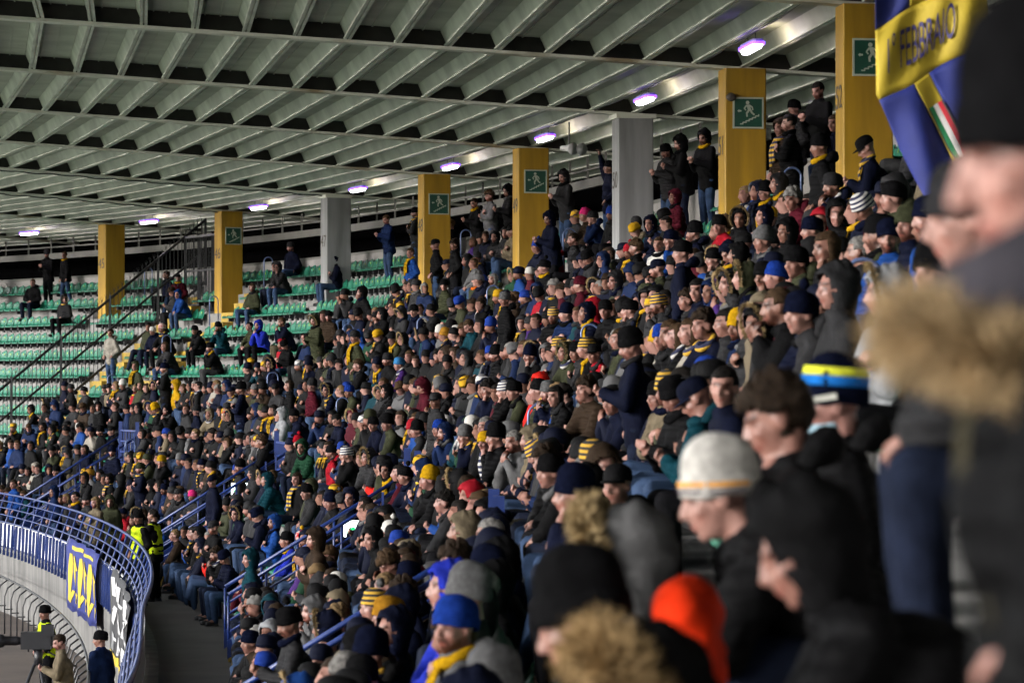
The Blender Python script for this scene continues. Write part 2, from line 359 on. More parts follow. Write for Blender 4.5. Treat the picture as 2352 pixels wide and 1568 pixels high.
for num, cname in PILLARS.items():
    k = 52 - num; n = nrm(k); t = tng(k); root = empty('pillar', pt(k, 0, 1.2)); mtl = M[cname]
    tag(root, '%s concrete pillar painted with %s' % (cname, WORDS[num]), 'pillar', 'numbered pillars along the back of the stand')
    def pc(q, s_, z): return pt(k, q, z) + t * s_
    ch = .02; z0, z1 = 1.1, zroof(0) - .004
    loop = [(-PB + ch, -PA / 2), (-ch, -PA / 2), (0, -PA / 2 + ch), (0, PA / 2 - ch), (-ch, PA / 2), (-PB + ch, PA / 2), (-PB, PA / 2 - ch), (-PB, -PA / 2 + ch)]
    mb = MB(); vs_ = [pc(q, s_, z0) for q, s_ in loop] + [pc(q, s_, z1) for q, s_ in loop]
    mb.add(vs_, [tuple(range(8))[::-1], tuple(range(8, 16))] + [(i, (i + 1) % 8, 8 + (i + 1) % 8, 8 + i) for i in range(8)])
    child(mb.build('shaft', mtl), root)
    me = font_mesh(str(num), .45, 'number'); o = link('number', me, M['ink']); o.parent = root
    fm = frame_mat(pt(k, .006, 4.33), -t, (0, 0, 1)); o.matrix_world = fm
    o.matrix_parent_inverse = Matrix.Translation(root.location).inverted(); o.matrix_basis = fm
    mb = MB(); w = .09
    vs_ = [pc(.05, -PA / 2 - .05, z1 - .09), pc(-PB - .05, -PA / 2 - .05, z1 - .09), pc(-PB - .05, PA / 2 + .05, z1 - .09), pc(.05, PA / 2 + .05, z1 - .09)]
    mb.hexa(vs_ + [p + Vector((0, 0, .085)) for p in vs_])
    if cname == 'grey': child(mb.build('bearing_plate', M['flange'] if cname == 'grey' else mtl), root)
    if num in (52, 51, 49, 48, 46): exit_sign(num, k)
c = pt(1, -.1, 5.2) - tng(1) * (PA / 2 + .03); bx_ = empty('round_fixture', c); bx_.matrix_world = frame_mat(c, -nrm(1), (0, 0, 1)); tag(bx_, 'small dark round fixture high on pillar fifty-one', 'fixture')
MB().ell((0, 0, .02), (.085, .07, .05), 16, 8).build('cover', M['ink'], bx_, True); MB().box(-.03, .03, -.03, .03, -.03, 0).build('mount', M['ink'], bx_)
for kk_, dz_ in ((5, -.03), (6, -.03)):
    cb = MB(); cb.tube([rp(kk_, q, dz_ + .018 * math.sin(q * 7)) + tng(kk_) * .06 * math.sin(q * 3) for q in np.arange(-.5, 13, .25)], .016, 5); o = cb.build('roof_cable', M['black_metal']); tag(o, 'loose dark cable under the girder at pillar %s' % WORDS[52 - kk_], 'cable', 'cables under the girders')
# ---------------- strip lamps under the roof
M['lamp_on'] = mat('lamp_diffuser', (.9, .88, 1), .4, emis=(.95, .88, 1.0), estr=9)
M['lamp_rim'] = mat('lamp_rim', (.3, .2, .8), .4, emis=(.18, .05, 1.0), estr=.9)  # glowing violet ring, paints the lens fringe round each lamp
M['lamp_box'] = mat('lamp_housing', (.30, .30, .34), .5)
LQ = .45
cond = MB(); pts = []
for k in np.arange(-1, KMAX, .1): pts.append(pt(k, LQ + .03, 5.80 + (.02 if int(k * 10) % 3 == 0 else 0)))
cond.tube(pts, .014, 6); o = cond.build('lamp_conduit', M['black_metal']); tag(o, 'thin dark cable conduit linking the strip lamps under the roof', 'conduit')
for k in range(0, 9):
    c = pt(k + .5, LQ, 5.60); t = tng(k + .5); s = empty('strip_lamp', c, heading(k + .5)); L = .46
    lamp_lab = 'lit violet white strip lamp hanging between pillars %s and %s' % (WORDS[52 - k], WORDS[51 - k])
    tag(s, lamp_lab, 'lamp', 'strip lamps under the roof')
    def capsule(r0, r1, z0, z1, Lh):
        pts = []
        for a in np.linspace(0, 2 * math.pi, 16, endpoint=False):
            ca, sa = math.cos(a), math.sin(a); pts.append((r0 * ca, (Lh if sa > 0 else -Lh) + r0 * sa))
        vs_ = [(x, y, z1) for x, y in pts] + [(x * r1 / r0, y, z0) for x, y in pts]; n_ = 16
        return MB().add(vs_, [tuple(range(n_)), tuple(range(n_, 2 * n_))[::-1]] + [(i, n_ + i, n_ + (i + 1) % n_, (i + 1) % n_) for i in range(n_)])
    capsule(.09, .08, .047, .085, L).build('housing', M['lamp_box'], s)
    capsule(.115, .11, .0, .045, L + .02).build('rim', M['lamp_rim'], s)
    capsule(.078, .055, -.05, -.002, L).build('diffuser', M['lamp_on'], s)
    for yy in (-.3, .3): MB().tube([(0, yy, .09), (0, yy, .25)], .008, 5).build('hanger', M['black_metal'], s)
    pd = bpy.data.lights.new('lamp_glow', 'POINT'); pd.energy = 3.6; pd.color = (1.0, .82, .52); pd.shadow_soft_size = .08
    po = bpy.data.objects.new('lamp_glow', pd); COL.objects.link(po); po.parent = s; po.location = (.24, .5, .04)
# ================================================================== people: meshes grown from joints, one continuous skin per body
def obj_mods(mb, voxel, smooth=2, tris=None, keep=None):
    me = mb.mesh('tmp'); o = bpy.data.objects.new('tmp', me)
    r = o.modifiers.new('r', 'REMESH'); r.mode = 'VOXEL'; r.voxel_size = voxel
    if smooth: s_ = o.modifiers.new('s', 'SMOOTH'); s_.factor = .5; s_.iterations = smooth
    out = evaluated(o); bpy.data.objects.remove(o); bpy.data.meshes.remove(me)
    if tris:
        n = sum(len(p.vertices) - 2 for p in out.polygons)
        if n > tris: d = decimated(out, tris); bpy.data.meshes.remove(out); out = d
    out.polygons.foreach_set('use_smooth', [True] * len(out.polygons)); return out
def decimated(me, tris):
    o = bpy.data.objects.new('tmp', me); n = sum(len(p.vertices) - 2 for p in me.polygons)
    d = o.modifiers.new('d', 'DECIMATE'); d.ratio = min(1, tris / n); out = evaluated(o); bpy.data.objects.remove(o); return out
def limb(mb, a, b, r0, r1, n=10):
    a = Vector(a); b = Vector(b); mb.tube([a, a.lerp(b, .5), b], [r0, (r0 + r1) / 2 * 1.03, r1], n); mb.ell(a, (r0,) * 3, 10, 6); mb.ell(b, (r1,) * 3, 10, 6)
def crumple(me, amp, freq, seed=0):
    n = len(me.vertices); co = np.empty(n * 3); me.vertices.foreach_get('co', co); co = co.reshape(-1, 3); no = np.empty(n * 3); me.vertex_normals.foreach_get('vector', no); no = no.reshape(-1, 3)
    r_ = np.random.default_rng(seed); d = np.zeros(n)
    for f in (1, 1.9, 3.3):
        a = r_.normal(size=3); a = a / np.linalg.norm(a) * freq * f; d += np.sin(co @ a + 2.2 * np.sin(co @ (r_.normal(size=3) * freq * .6)) + r_.uniform(0, 6)) / f
    co += no * (d * amp)[:, None]; me.vertices.foreach_set('co', co.ravel()); me.update()

def hand(mb, w, d, curl, side, s=1.0):
    """palm and five fingers from wrist w, pointing along d, curling towards curl"""
    d = Vector(d).normalized(); c = (Vector(curl) - d * Vector(curl).dot(d)).normalized(); x = d.cross(c) * side
    w = Vector(w); limb(mb, w, w + d * .05 * s, .026 * s, .03 * s)
    for i, (off, ln) in enumerate(((-.028, .062), (-.010, .075), (.010, .07), (.027, .055))):
        p0 = w + (d * .085 + x * off) * s; limb(mb, w + (d * .035 + x * off * .8) * s, p0, .014 * s, .0115 * s, 8)
        p1 = p0 + (d * .8 + c * .5).normalized() * ln * .5 * s; p2 = p1 + (d * .25 + c * .9).normalized() * ln * .5 * s
        limb(mb, p0, p1, .0105 * s, .0095 * s, 8); limb(mb, p1, p2, .0095 * s, .008 * s, 8)
    t0 = w + (d * .02 - x * .03) * s; t1 = t0 + (d * .5 - x * .6 + c * .35).normalized() * .045 * s; t2 = t1 + (d * .8 + c * .5).normalized() * .035 * s
    limb(mb, t0, t1, .014 * s, .011 * s, 8); limb(mb, t1, t2, .011 * s, .009 * s, 8)
def head_prims(mb, Mh, neck_to):
    P = lambda x, y, z: Mh @ Vector((x, y, z)); Rm = Mh.to_3x3()
    E = lambda c, r: mb.ell(P(*c), r, 16, 12, Rm)
    E((0, -.014, .034), (.077, .098, .088)); E((0, .028, -.03), (.061, .064, .088)); E((0, .064, -.094), (.027, .022, .02)); E((0, .02, -.075), (.052, .055, .035))
    limb(mb, P(0, .092, .016), P(0, .114, -.026), .009, .0135, 8); E((.009, .104, -.032), (.010, .012, .008)); E((-.009, .104, -.032), (.010, .012, .008))
    E((0, .079, .030), (.052, .018, .012)); E((0, .088, -.058), (.023, .013, .008)); E((0, .086, -.068), (.021, .012, .008))
    for s in (-1, 1): E((s * .041, .062, -.022), (.022, .026, .02)); E((s * .078, -.006, -.008), (.010, .024, .033))
    limb(mb, P(0, -.022, -.05), neck_to, .056, .062)
BROWN_T = (.10, .06, .04, 1)
def tint_head(me, Mh, beard=0.0, brow=(.22, .14, .10)):
    n = len(me.vertices); co = np.empty(n * 3); me.vertices.foreach_get('co', co); co = co.reshape(-1, 3)
    Mi = np.array(Mh.inverted()); L = co @ Mi[:3, :3].T + Mi[:3, 3]; col = np.ones((n, 4))
    x, y, z = abs(L[:, 0]), L[:, 1], L[:, 2]; front = y > .055
    def mix(mask, c): col[mask, :3] = c
    mix(front & (z < -.054) & (z > -.074) & (x < .024) & (y > .08), (.78, .48, .46))
    if beard: mix((z < -.045) & (y > .0) & (z > -.125) & ~((abs(z + .063) < .01) & (x < .022)) & ((z < -.078) | (x > .012) | (z < -.04)) & (L[:, 1] > -.01), brow)
    mix(front & (z > .022) & (z < .037) & (x > .012) & (x < .052), brow)
    mix(front & (abs(z - .006) < .007) & (abs(x - .031) < .012), (.30, .22, .20))
    mix((z > -.09) & (y > .06) & (x < .055) & (z < -.03) & (z > -.05) & (x > .025), (1.0, .86, .84))
    at = me.color_attributes.new('tint', 'FLOAT_COLOR', 'POINT'); at.data.foreach_set('color', col.ravel())

def joints(kind, lean=12, roll=0, hyaw=0, hpitch=5, arms='lap', legs='sit'):
    """joint positions of one pose; facing +Y, floor at z = 0"""
    J = {}; l = R(lean); hz = .50 if kind == 'sit' else .93
    d = Vector((math.sin(R(roll)), math.sin(l), math.cos(l))).normalized(); H = Vector((0, 0, hz)); J['H'] = H; J['d'] = d
    J['C'] = H + d * .30; J['N'] = H + d * .54; sx = Vector((1, 0, 0)); J['S'] = {s: H + d * .465 + sx * .168 * s + Vector((0, .01, 0)) for s in (-1, 1)}
    nd = Vector((math.sin(R(roll)) * .5, math.sin(l * .55 + R(6)), math.cos(l * .55 + R(6)))).normalized(); J['nd'] = nd
    hc = J['N'] + nd * .165; J['Mh'] = Matrix.Translation(hc) @ Matrix.Rotation(R(hyaw), 4, 'Z') @ Matrix.Rotation(-R(hpitch), 4, 'X') @ Matrix.Scale(1.0, 4)
    J['Mt'] = Matrix.Translation(J['N']) @ Vector((0, 0, 1)).rotation_difference(d).to_matrix().to_4x4()
    J['E'] = {}; J['W'] = {}; J['K'] = {}; J['A'] = {}; J['T'] = {}; J['curl'] = {}
    f = J['S'][1].y; up = J['S'][1].z
    for s in (-1, 1):
        S = J['S'][s]; a = arms if isinstance(arms, str) else arms[0 if s < 0 else 1]; cl = Vector((0, 0, -1))
        if a == 'lap': E = S + Vector((.10 * s, .04 + .02 * s, -.27)); W = Vector((.05 * s, max(.20, S.y + .16), .63 if kind == 'sit' else 1.0))
        elif a == 'cross': E = S + Vector((.07 * s, .08, -.25)); W = J['C'] + Vector((-.05 * s, .20, .0 + .03 * s)); cl = Vector((0, -1, 0))
        elif a == 'knee': E = S + Vector((.06 * s, .14, -.24)); W = Vector((.10 * s, .42, .62)) if lean > 18 else Vector((.11 * s, .36, .62))
        elif a == 'chin': E = S + Vector((.05 * s, .18, -.22)); W = J['Mh'] @ Vector((.05 * s, .10, -.17)); cl = Vector((-s * .4, -1, .2))
        elif a == 'pray': E = S + Vector((.05 * s, .12, -.25)); W = J['Mh'] @ Vector((.035 * s, .15, -.19)); cl = Vector((0, -1, .1))
        elif a == 'phone': E = S + Vector((.06 * s, .06, -.27)); W = J['C'] + Vector((.05 * s, .30, .0)); cl = Vector((-s, 0, .3))
        elif a == 'pocket': E = S + Vector((.11 * s, -.05, -.26)); W = Vector((.17 * s, J['H'].y + .12, hz + .07)); cl = Vector((0, 0, -1))
        elif a == 'down': E = S + Vector((.06 * s, -.02, -.28)); W = S + Vector((.08 * s, .05, -.53)); cl = Vector((-s * .3, 1, 0))
        elif a == 'up': E = S + Vector((.10 * s, .05, .26)); W = S + Vector((.06 * s, .12, .50)); cl = Vector((0, 1, 0))
        elif a == 'belly': E = S + Vector((.08 * s, .02, -.27)); W = Vector((.10 * s, S.y + .05, 1.08)); cl = Vector((0, .3, -1))
        elif a == 'fwd': E = S + Vector((.05 * s, .18, -.20)); W = S + Vector((.03 * s, .42, -.22)); cl = Vector((0, 0, -1))
        J['E'][s] = E; J['W'][s] = W; J['curl'][s] = cl
        if kind == 'sit':
            kx = .13 if legs != 'wide' else .20; kx += .03 * (s > 0)
            K = Vector((kx * s, .44, .53)); A = Vector((kx * s * .95, .40, .10)) if legs != 'out' else Vector((kx * s, .62, .08)); T = A + Vector((.02 * s, .15, -.045))
            if legs == 'crossed' and s > 0: K = Vector((.05, .45, .60)); A = Vector((-.16, .52, .28)); T = A + Vector((-.05, .14, -.03))
        else:
            st = .06 if legs == 'step' else 0
            K = Vector((.10 * s, .03 + st * s, .50)); A = Vector((.115 * s, -.02 + 2 * st * s, .09)); T = A + Vector((.03 * s, .16, -.045))
        J['K'][s] = K; J['A'][s] = A; J['T'][s] = T
    return J
def body_mesh(J, voxel, tris, beard):
    mb = MB(); H, C, N = J['H'], J['C'], J['N']; Rm = J['Mt'].to_3x3()
    mb.ell(H, (.15, .11, .11), 14, 8, Rm); mb.ell(C, (.145, .10, .19), 14, 10, Rm); mb.ell(J['H'].lerp(C, .5), (.13, .095, .15), 12, 8, Rm)
    limb(mb, J['S'][-1], J['S'][1], .062, .062); limb(mb, C, N, .09, .06); head_prims(mb, J['Mh'], N + J['d'] * -.02)
    for s in (-1, 1):
        hip = H + Vector((.085 * s, .02, -.02))
        limb(mb, J['S'][s], J['E'][s], .052, .042); limb(mb, J['E'][s], J['W'][s], .041, .029); hand(mb, J['W'][s], J['W'][s] - J['E'][s], J['curl'][s], s)
        limb(mb, hip, J['K'][s], .082, .058); limb(mb, J['K'][s], J['A'][s], .055, .036); limb(mb, J['A'][s], J['T'][s], .038, .03)
    me = obj_mods(mb, voxel, 1, tris); tint_head(me, J['Mh'], beard); return me
def jacket_mesh(J, voxel, tris, seed, kind, puff=1.0, longer=0.0):
    mb = MB(); H, C, N, d = J['H'], J['C'], J['N'], J['d']; Rm = J['Mt'].to_3x3(); p = puff
    if kind == 'sit': mb.ell(H + d * .02, (.182 * p, .15 * p, .12), 16, 10, Rm)
    else:
        for t_ in ((.02, -.07, -.13) + ((-.22, -.13 - longer) if longer else ())): mb.ell(H + d * t_, (.182 * p, .145 * p, .10), 16, 10, Rm)
    mb.ell(H.lerp(C, .55), (.178 * p, .148 * p, .2), 16, 10, Rm); mb.ell(C + d * .02, (.180 * p, .14 * p, .18), 16, 10, Rm)
    limb(mb, J['S'][-1] * .9 + J['S'][1] * .1, J['S'][1] * .9 + J['S'][-1] * .1, .074 * p, .074 * p, 12)
    limb(mb, N - d * .07, N + d * .012, .095, .072, 12)
    ring = [J['Mt'] @ Vector((.066 * math.cos(a), .062 * math.sin(a) + .008, .028)) for a in np.linspace(0, 2 * math.pi, 14)]; mb.tube(ring, .024, 8)
    for s in (-1, 1):
        limb(mb, J['S'][s], N, .066, .06); limb(mb, J['S'][s], J['E'][s], .071 * p, .066 * p, 12); E, W = J['E'][s], J['W'][s]; limb(mb, E, W.lerp(E, .06), .066 * p, .046 * p, 12)
    me = obj_mods(mb, voxel, 2, tris); crumple(me, .0065, 19, seed); crumple(me, .0025, 52, seed + 40); return me
def vest_mesh(J):
    mb = MB(); H, C, N, d = J['H'], J['C'], J['N'], J['d']; Rm = J['Mt'].to_3x3()
    for t_ in (.10, .0): mb.ell(H + d * t_, (.20, .165, .13), 16, 10, Rm)
    mb.ell(H.lerp(C, .55), (.198, .168, .2), 16, 10, Rm); mb.ell(C + d * .03, (.198, .16, .19), 16, 10, Rm)
    limb(mb, J['S'][-1] * .85 + J['S'][1] * .15, J['S'][1] * .85 + J['S'][-1] * .15, .09, .09, 12)
    me = obj_mods(mb, .02, 2, 900); crumple(me, .005, 22, 3); return me
def trouser_mesh(J, voxel, tris, seed):
    mb = MB(); H = J['H']; mb.ell(H + Vector((0, .005, -.02)), (.155, .118, .11), 14, 8)
    for s in (-1, 1):
        hip = H + Vector((.088 * s, .02, -.02)); limb(mb, hip, J['K'][s], .098, .076, 12); limb(mb, J['K'][s], J['A'][s] + Vector((0, 0, -.01)), .073, .058, 12)
    me = obj_mods(mb, voxel, 2, tris); crumple(me, .004, 20, seed + 5); return me
def shoe_mesh():
    mb = MB(); mb.ell((0, -.01, .01), (.042, .06, .05), 12, 8); mb.ell((0, .09, -.005), (.045, .09, .038), 12, 8); mb.box(-.042, .042, -.07, .17, -.055, -.03)
    return obj_mods(mb, .014, 2, 260)

# ---------------- things worn on the head, in the head's own frame
def lathe(mb, prof, cx, cy, n=28, ribs=0, ribamp=0.0):
    vs_ = []; fs = []
    for i, (r, z) in enumerate(prof):
        for j in range(n):
            a = 2 * math.pi * j / n; rr = r * (1 + (ribamp * math.cos(ribs * a) if ribs else 0)); vs_.append((cx * rr * math.cos(a), -.014 + cy * rr * math.sin(a), z))
    m_ = len(prof)
    for i in range(m_ - 1):
        for j in range(n): fs.append((i * n + j, i * n + (j + 1) % n, (i + 1) * n + (j + 1) % n, (i + 1) * n + j))
    fs.append(tuple((m_ - 1) * n + j for j in range(n))); mb.add(vs_, fs)
def tilt(me, deg, piv=(0, -.014, .04)):
    me.transform(Matrix.Translation(piv) @ Matrix.Rotation(R(deg), 4, 'X') @ Matrix.Translation([-c for c in piv])); return me
def beanie_mesh(slouch=0.0, n=32):
    mb = MB(); s = slouch
    lathe(mb, [(1.0, .012), (1.07, .010), (1.10, .022), (1.11, .05), (1.10, .064), (1.055, .068), (1.06, .085), (1.0, .110 + s * .4), (.86, .132 + s * .8), (.62, .148 + s), (.3, .157 + s), (.02, .159 + s)], .084, .107, n, 16, .012)
    me = mb.mesh('beanie', True); crumple(me, .0035, 34, 3); me.transform(Matrix.Translation((0, 0, -.010))); return tilt(me, 12)
def cap_mesh():
    mb = MB(); lathe(mb, [(1.05, .034), (1.06, .06), (1.02, .09), (.88, .115), (.6, .132), (.3, .139), (.02, .141)], .080, .102, 24)
    n = 11; top = []; 
    for j in range(n):
        a = R(25) + R(130) * j / (n - 1); x = .080 * math.cos(a); y = -.014 + .102 * math.sin(a); o = .075 * math.sin((a - R(25)) / R(130) * math.pi)
        top.append(((x, y, .036), (x * 1.05, y + o, .022)))
    vs_ = [p for t in top for p in t] + [(p[0], p[1], p[2] - .006) for t in top for p in t]; fs = []; m_ = 2 * n
    for j in range(n - 1):
        a = 2 * j; fs += [(a, a + 1, a + 3, a + 2), (m_ + a + 2, m_ + a + 3, m_ + a + 1, m_ + a), (a + 1, m_ + a + 1, m_ + a + 3, a + 3)]
    mb.add(vs_, fs); return tilt(mb.mesh('cap', True), 4)
def shell(rx, ry, rz, cz, keep, thick=.012, nu=26, nv=18, cy=-.016, amp=0.0, seed=0):
    mb = MB(); vs_ = []; idx = {}; fs = []
    P = lambda i, j, s: Vector((rx * s * math.sin(math.pi * i / nv) * math.cos(2 * math.pi * j / nu), cy + ry * s * math.sin(math.pi * i / nv) * math.sin(2 * math.pi * j / nu), cz + rz * s * math.cos(math.pi * i / nv)))
    K = {(i, j): keep(P(i + .5, j + .5, 1)) for i in range(nv) for j in range(nu)}
    def vid(i, j, s):
        key = (i, j % nu if 0 < i < nv else 0, s)
        if key not in idx: idx[key] = len(vs_); vs_.append(P(i, j % nu, s))
        return idx[key]
    si = 1 - thick / max(rx, ry)
    for (i, j), k_ in K.items():
        if not k_: continue
        q = [(i, j), (i + 1, j), (i + 1, j + 1), (i, j + 1)]
        fs.append(tuple(vid(a, b, 1) for a, b in q)); fs.append(tuple(vid(a, b, si) for a, b in q[::-1]))
        for (a, b), nb in (((q[0], q[1]), (i, (j - 1) % nu)), ((q[1], q[2]), (i + 1, j)), ((q[2], q[3]), (i, (j + 1) % nu)), ((q[3], q[0]), (i - 1, j))):
            if not K.get(nb, False): fs.append((vid(*b, 1), vid(*a, 1), vid(*a, si), vid(*b, si)))
    mb.add(vs_, [tuple(dict.fromkeys(f)) for f in fs if len(set(f)) > 2]); me = mb.mesh('shell', True)
    if amp: crumple(me, amp, 55, seed)
    return me
def hair_mesh(style):
    if style == 'short': return shell(.083, .105, .096, .036, lambda p: (p.z > .062 or p.y < .012 + .3 * (p.z + .02)) and p.z > -.055 + .3 * max(0, p.y) and not (abs(p.x) > .06 and p.z < .02 and p.y > -.03), .010, amp=.003, seed=4)
    if style == 'curly': return shell(.098, .118, .118, .042, lambda p: (p.z > .058 or p.y < .02 + .3 * (p.z + .02)) and p.z > -.06 and not (abs(p.x) > .06 and p.z < .02 and p.y > -.03), .022, 34, 24, amp=.009, seed=8)
    def keep(p): return p.z > .06 or p.y < .03
    me = shell(.090, .108, .100, .034, keep, .012, amp=.003, seed=6)
    for v in me.vertices:
        if v.co.z < .0: v.co.z = v.co.z * 2.6; v.co.x *= 1.08
    me.update(); return me
def hood_mesh(up=True):
    me = shell(.112, .132, .140, .022, lambda p: p.y < .052 + .05 * max(0, p.z * 8) * (p.z > 0) and p.z > -.118, .013, 26, 18, cy=-.02, amp=.005, seed=12)
    for v in me.vertices:
        if v.co.z < -.04: v.co.z = -.04 + (v.co.z + .04) * 1.9; v.co.x *= 1.0 + (-.04 - v.co.z) * .8
        if v.co.y > .03 and v.co.z > .05: v.co.y += .012
        if v.co.y < -.05 and v.co.z > .06: v.co.z += .012
    me.update(); return me
def fur_ring(r=(.112, .135), z0=.022, thick=.03, seed=5):
    """fur edge of a raised hood: many short tapered hairs round the opening"""
    mb = MB(); r_ = np.random.default_rng(seed)
    for a in np.linspace(-.25 * math.pi, 1.25 * math.pi, 150):
        c = Vector((r[0] * math.cos(a), .055 + .02 * math.sin(a), z0 + r[1] * math.sin(a)))
        for _ in range(3):
            d = Vector((math.cos(a) * r_.uniform(.2, 1), r_.uniform(-.4, 1.1), math.sin(a) * r_.uniform(.2, 1))) + Vector(r_.normal(size=3) * .35); d.normalize(); L = thick * r_.uniform(.7, 1.5); b = d.orthogonal().normalized() * .006; b2 = d.cross(b.normalized()) * .006
            mb.add([c + b, c - b * .5 + b2, c - b * .5 - b2, c + d * L], [(0, 1, 3), (1, 2, 3), (2, 0, 3)])
    return mb.mesh('fur')
def pompom_mesh(): 
    mb = MB(); mb.ell((0, 0, 0), (.034, .034, .034), 14, 10); me = mb.mesh('pom', True); crumple(me, .005, 160, 2); return me
def scarf_mesh(tails=True):
    """ring round the neck and two tails down the chest, in the torso frame with its origin at the neck"""
    mb = MB(); ring = [(.082 * math.cos(a), .078 * math.sin(a) + .018, .03 - .025 * math.sin(a)) for a in np.linspace(0, 2 * math.pi, 20)]
    mb.tube(ring, .030, 8)
    mb2 = mb
    if tails:
        for s, L in ((-1, .30), (1, .36)):
            pts = [(s * .035, .10, -.01), (s * .045, .150, -.09), (s * .05, .168, -.18), (s * .055, .172, -.02 - L)]
            for a, b in zip(pts[:-1], pts[1:]): mb2.bar(a, (b[0], b[1], b[2] - .002), .075, .014, 0, (0, 1, 0))
    me = mb2.mesh('scarf', True); crumple(me, .003, 40, 9); return me
def hooddown_mesh():
    mb = MB(); ring = [(.10 * math.cos(a), .075 * math.sin(a) - .055, .02 - .03 * math.sin(a)) for a in np.linspace(R(150), R(390), 14)]
    mb.tube(ring, [.02 + .045 * math.sin(math.pi * i / 13) for i in range(14)], 10); me = obj_mods(mb, .014, 2, 500); crumple(me, .004, 30, 2); return me

# ---------------- pose library
POSES = {
    'sit_lap': dict(kind='sit', lean=8, hyaw=14, hpitch=4, arms='lap'), 'sit_lap_turned': dict(kind='sit', lean=4, roll=3, hyaw=38, hpitch=3, arms='lap', legs='wide'),
    'sit_lean': dict(kind='sit', lean=24, hyaw=8, hpitch=0, arms='knee', legs='wide'), 'sit_lean_turned': dict(kind='sit', lean=28, hyaw=30, hpitch=6, arms=('knee', 'lap')),
    'sit_cross': dict(kind='sit', lean=2, hyaw=20, hpitch=6, arms='cross'), 'sit_cross_away': dict(kind='sit', lean=6, roll=-3, hyaw=-16, hpitch=4, arms='cross', legs='crossed'),
    'sit_chin': dict(kind='sit', lean=24, hyaw=18, hpitch=6, arms=('chin', 'lap')), 'sit_pray': dict(kind='sit', lean=20, hyaw=10, hpitch=8, arms='pray'),
    'sit_phone': dict(kind='sit', lean=16, hyaw=12, hpitch=34, arms='phone'), 'sit_pocket': dict(kind='sit', lean=0, hyaw=26, hpitch=2, arms='pocket', legs='out'),
    'sit_pocket_away': dict(kind='sit', lean=6, roll=4, hyaw=-4, hpitch=8, arms='pocket'), 'sit_chat': dict(kind='sit', lean=5, hyaw=62, hpitch=5, arms=('lap', 'pocket')),
    'stand_pocket': dict(kind='stand', lean=3, hyaw=18, hpitch=8, arms='pocket'), 'stand_cross': dict(kind='stand', lean=2, hyaw=6, hpitch=10, arms='cross'),
    'stand_down': dict(kind='stand', lean=4, hyaw=30, hpitch=6, arms='down', legs='step'), 'stand_raise': dict(kind='stand', lean=0, hyaw=0, hpitch=-5, arms=('pocket', 'up')), 'stand_hold': dict(kind='stand', lean=6, hyaw=12, hpitch=22, arms='phone'),
    'stand_up': dict(kind='stand', lean=0, hyaw=0, hpitch=-5, arms='up'), 'sit_point': dict(kind='sit', lean=14, hyaw=20, hpitch=4, arms=('fwd', 'lap')),
}
LIB = {}
for i, (nm, ps) in enumerate(POSES.items()):
    J = joints(**ps); kd = ps['kind']
    e = dict(J=J, kind=kd, body=body_mesh(J, .0115, 3600, i % 3 == 1), jacket=jacket_mesh(J, .02, 1500, i, kd, 1.06 + .07 * (i % 3)), trousers=trouser_mesh(J, .02, 800, i))
    e['low'] = {'body': decimated(e['body'], 560), 'jacket': decimated(e['jacket'], 300), 'trousers': decimated(e['trousers'], 150)}
    if nm in ('stand_pocket', 'stand_cross', 'stand_down', 'stand_hold'): e['vest'] = vest_mesh(J)
    LIB[nm] = e
SIT = [n for n in POSES if n.startswith('sit') and n not in ('sit_point', 'sit_pray', 'sit_chin')] * 2 + ['sit_pray', 'sit_chin']; STAND = ['stand_pocket', 'stand_cross', 'stand_down', 'stand_hold']
WEAR = {'beanie': beanie_mesh(), 'slouch': beanie_mesh(.03), 'cap': cap_mesh(), 'short': hair_mesh('short'), 'curly': hair_mesh('curly'), 'long': hair_mesh('long'), 'hood': hood_mesh(),
        'fur': fur_ring(), 'pompom': pompom_mesh(), 'scarf': scarf_mesh(), 'neckwarmer': scarf_mesh(False), 'hooddown': hooddown_mesh(), 'shoe': shoe_mesh()}
WLOW = {k_: decimated(m_, {'scarf': 150, 'neckwarmer': 110, 'hooddown': 90, 'pompom': 50, 'shoe': 60, 'fur': 450}.get(k_, 200)) for k_, m_ in WEAR.items()}

# ---------------- cloth and skin (colour comes from each object)
def cmat(name, rough, noise, nscale, bump, bscale, sheen=0.0, waves=0.0, spec=.3):
    m = mat(name, (.5, .5, .5), rough, noise=noise, nscale=nscale, bump=bump, bscale=bscale, objcol=True, spec=spec, sheen=sheen)
    if waves:
        nt = m.node_tree; tc = nt.nodes.new('ShaderNodeTexCoord'); wv = nt.nodes.new('ShaderNodeTexWave'); wv.bands_direction = 'Z'; wv.inputs['Scale'].default_value = waves; wv.inputs['Distortion'].default_value = 1.2; wv.inputs['Detail Scale'].default_value = 1.5; wv.wave_profile = 'SIN'
        bp = nt.nodes.new('ShaderNodeBump'); bp.inputs['Strength'].default_value = .45; bp.inputs['Distance'].default_value = .02
        nt.links.new(tc.outputs['Object'], wv.inputs['Vector']); nt.links.new(wv.outputs['Fac'], bp.inputs['Height']); nt.links.new(bp.outputs[0], nt.nodes['Principled BSDF'].inputs['Normal'])
    return m
M['cloth'] = cmat('jacket_cloth', .75, .35, 9, .3, 60, spec=.03); M['puffer'] = cmat('quilted_nylon', .65, .2, 7, .2, 40, waves=5.5, spec=.02); M['denim'] = cmat('trouser_cloth', .85, .3, 12, .25, 80, spec=.03)
M['knit'] = cmat('knit_wool', .95, .25, 30, .45, 160, spec=.01); M['hair'] = cmat('hair', .6, .5, 45, .6, 140, spec=.06); M['fur_m'] = cmat('fur', .9, .5, 18, .0, 10, spec=.05); M['leather'] = cmat('shoe_leather', .45, .2, 10, .1, 60)
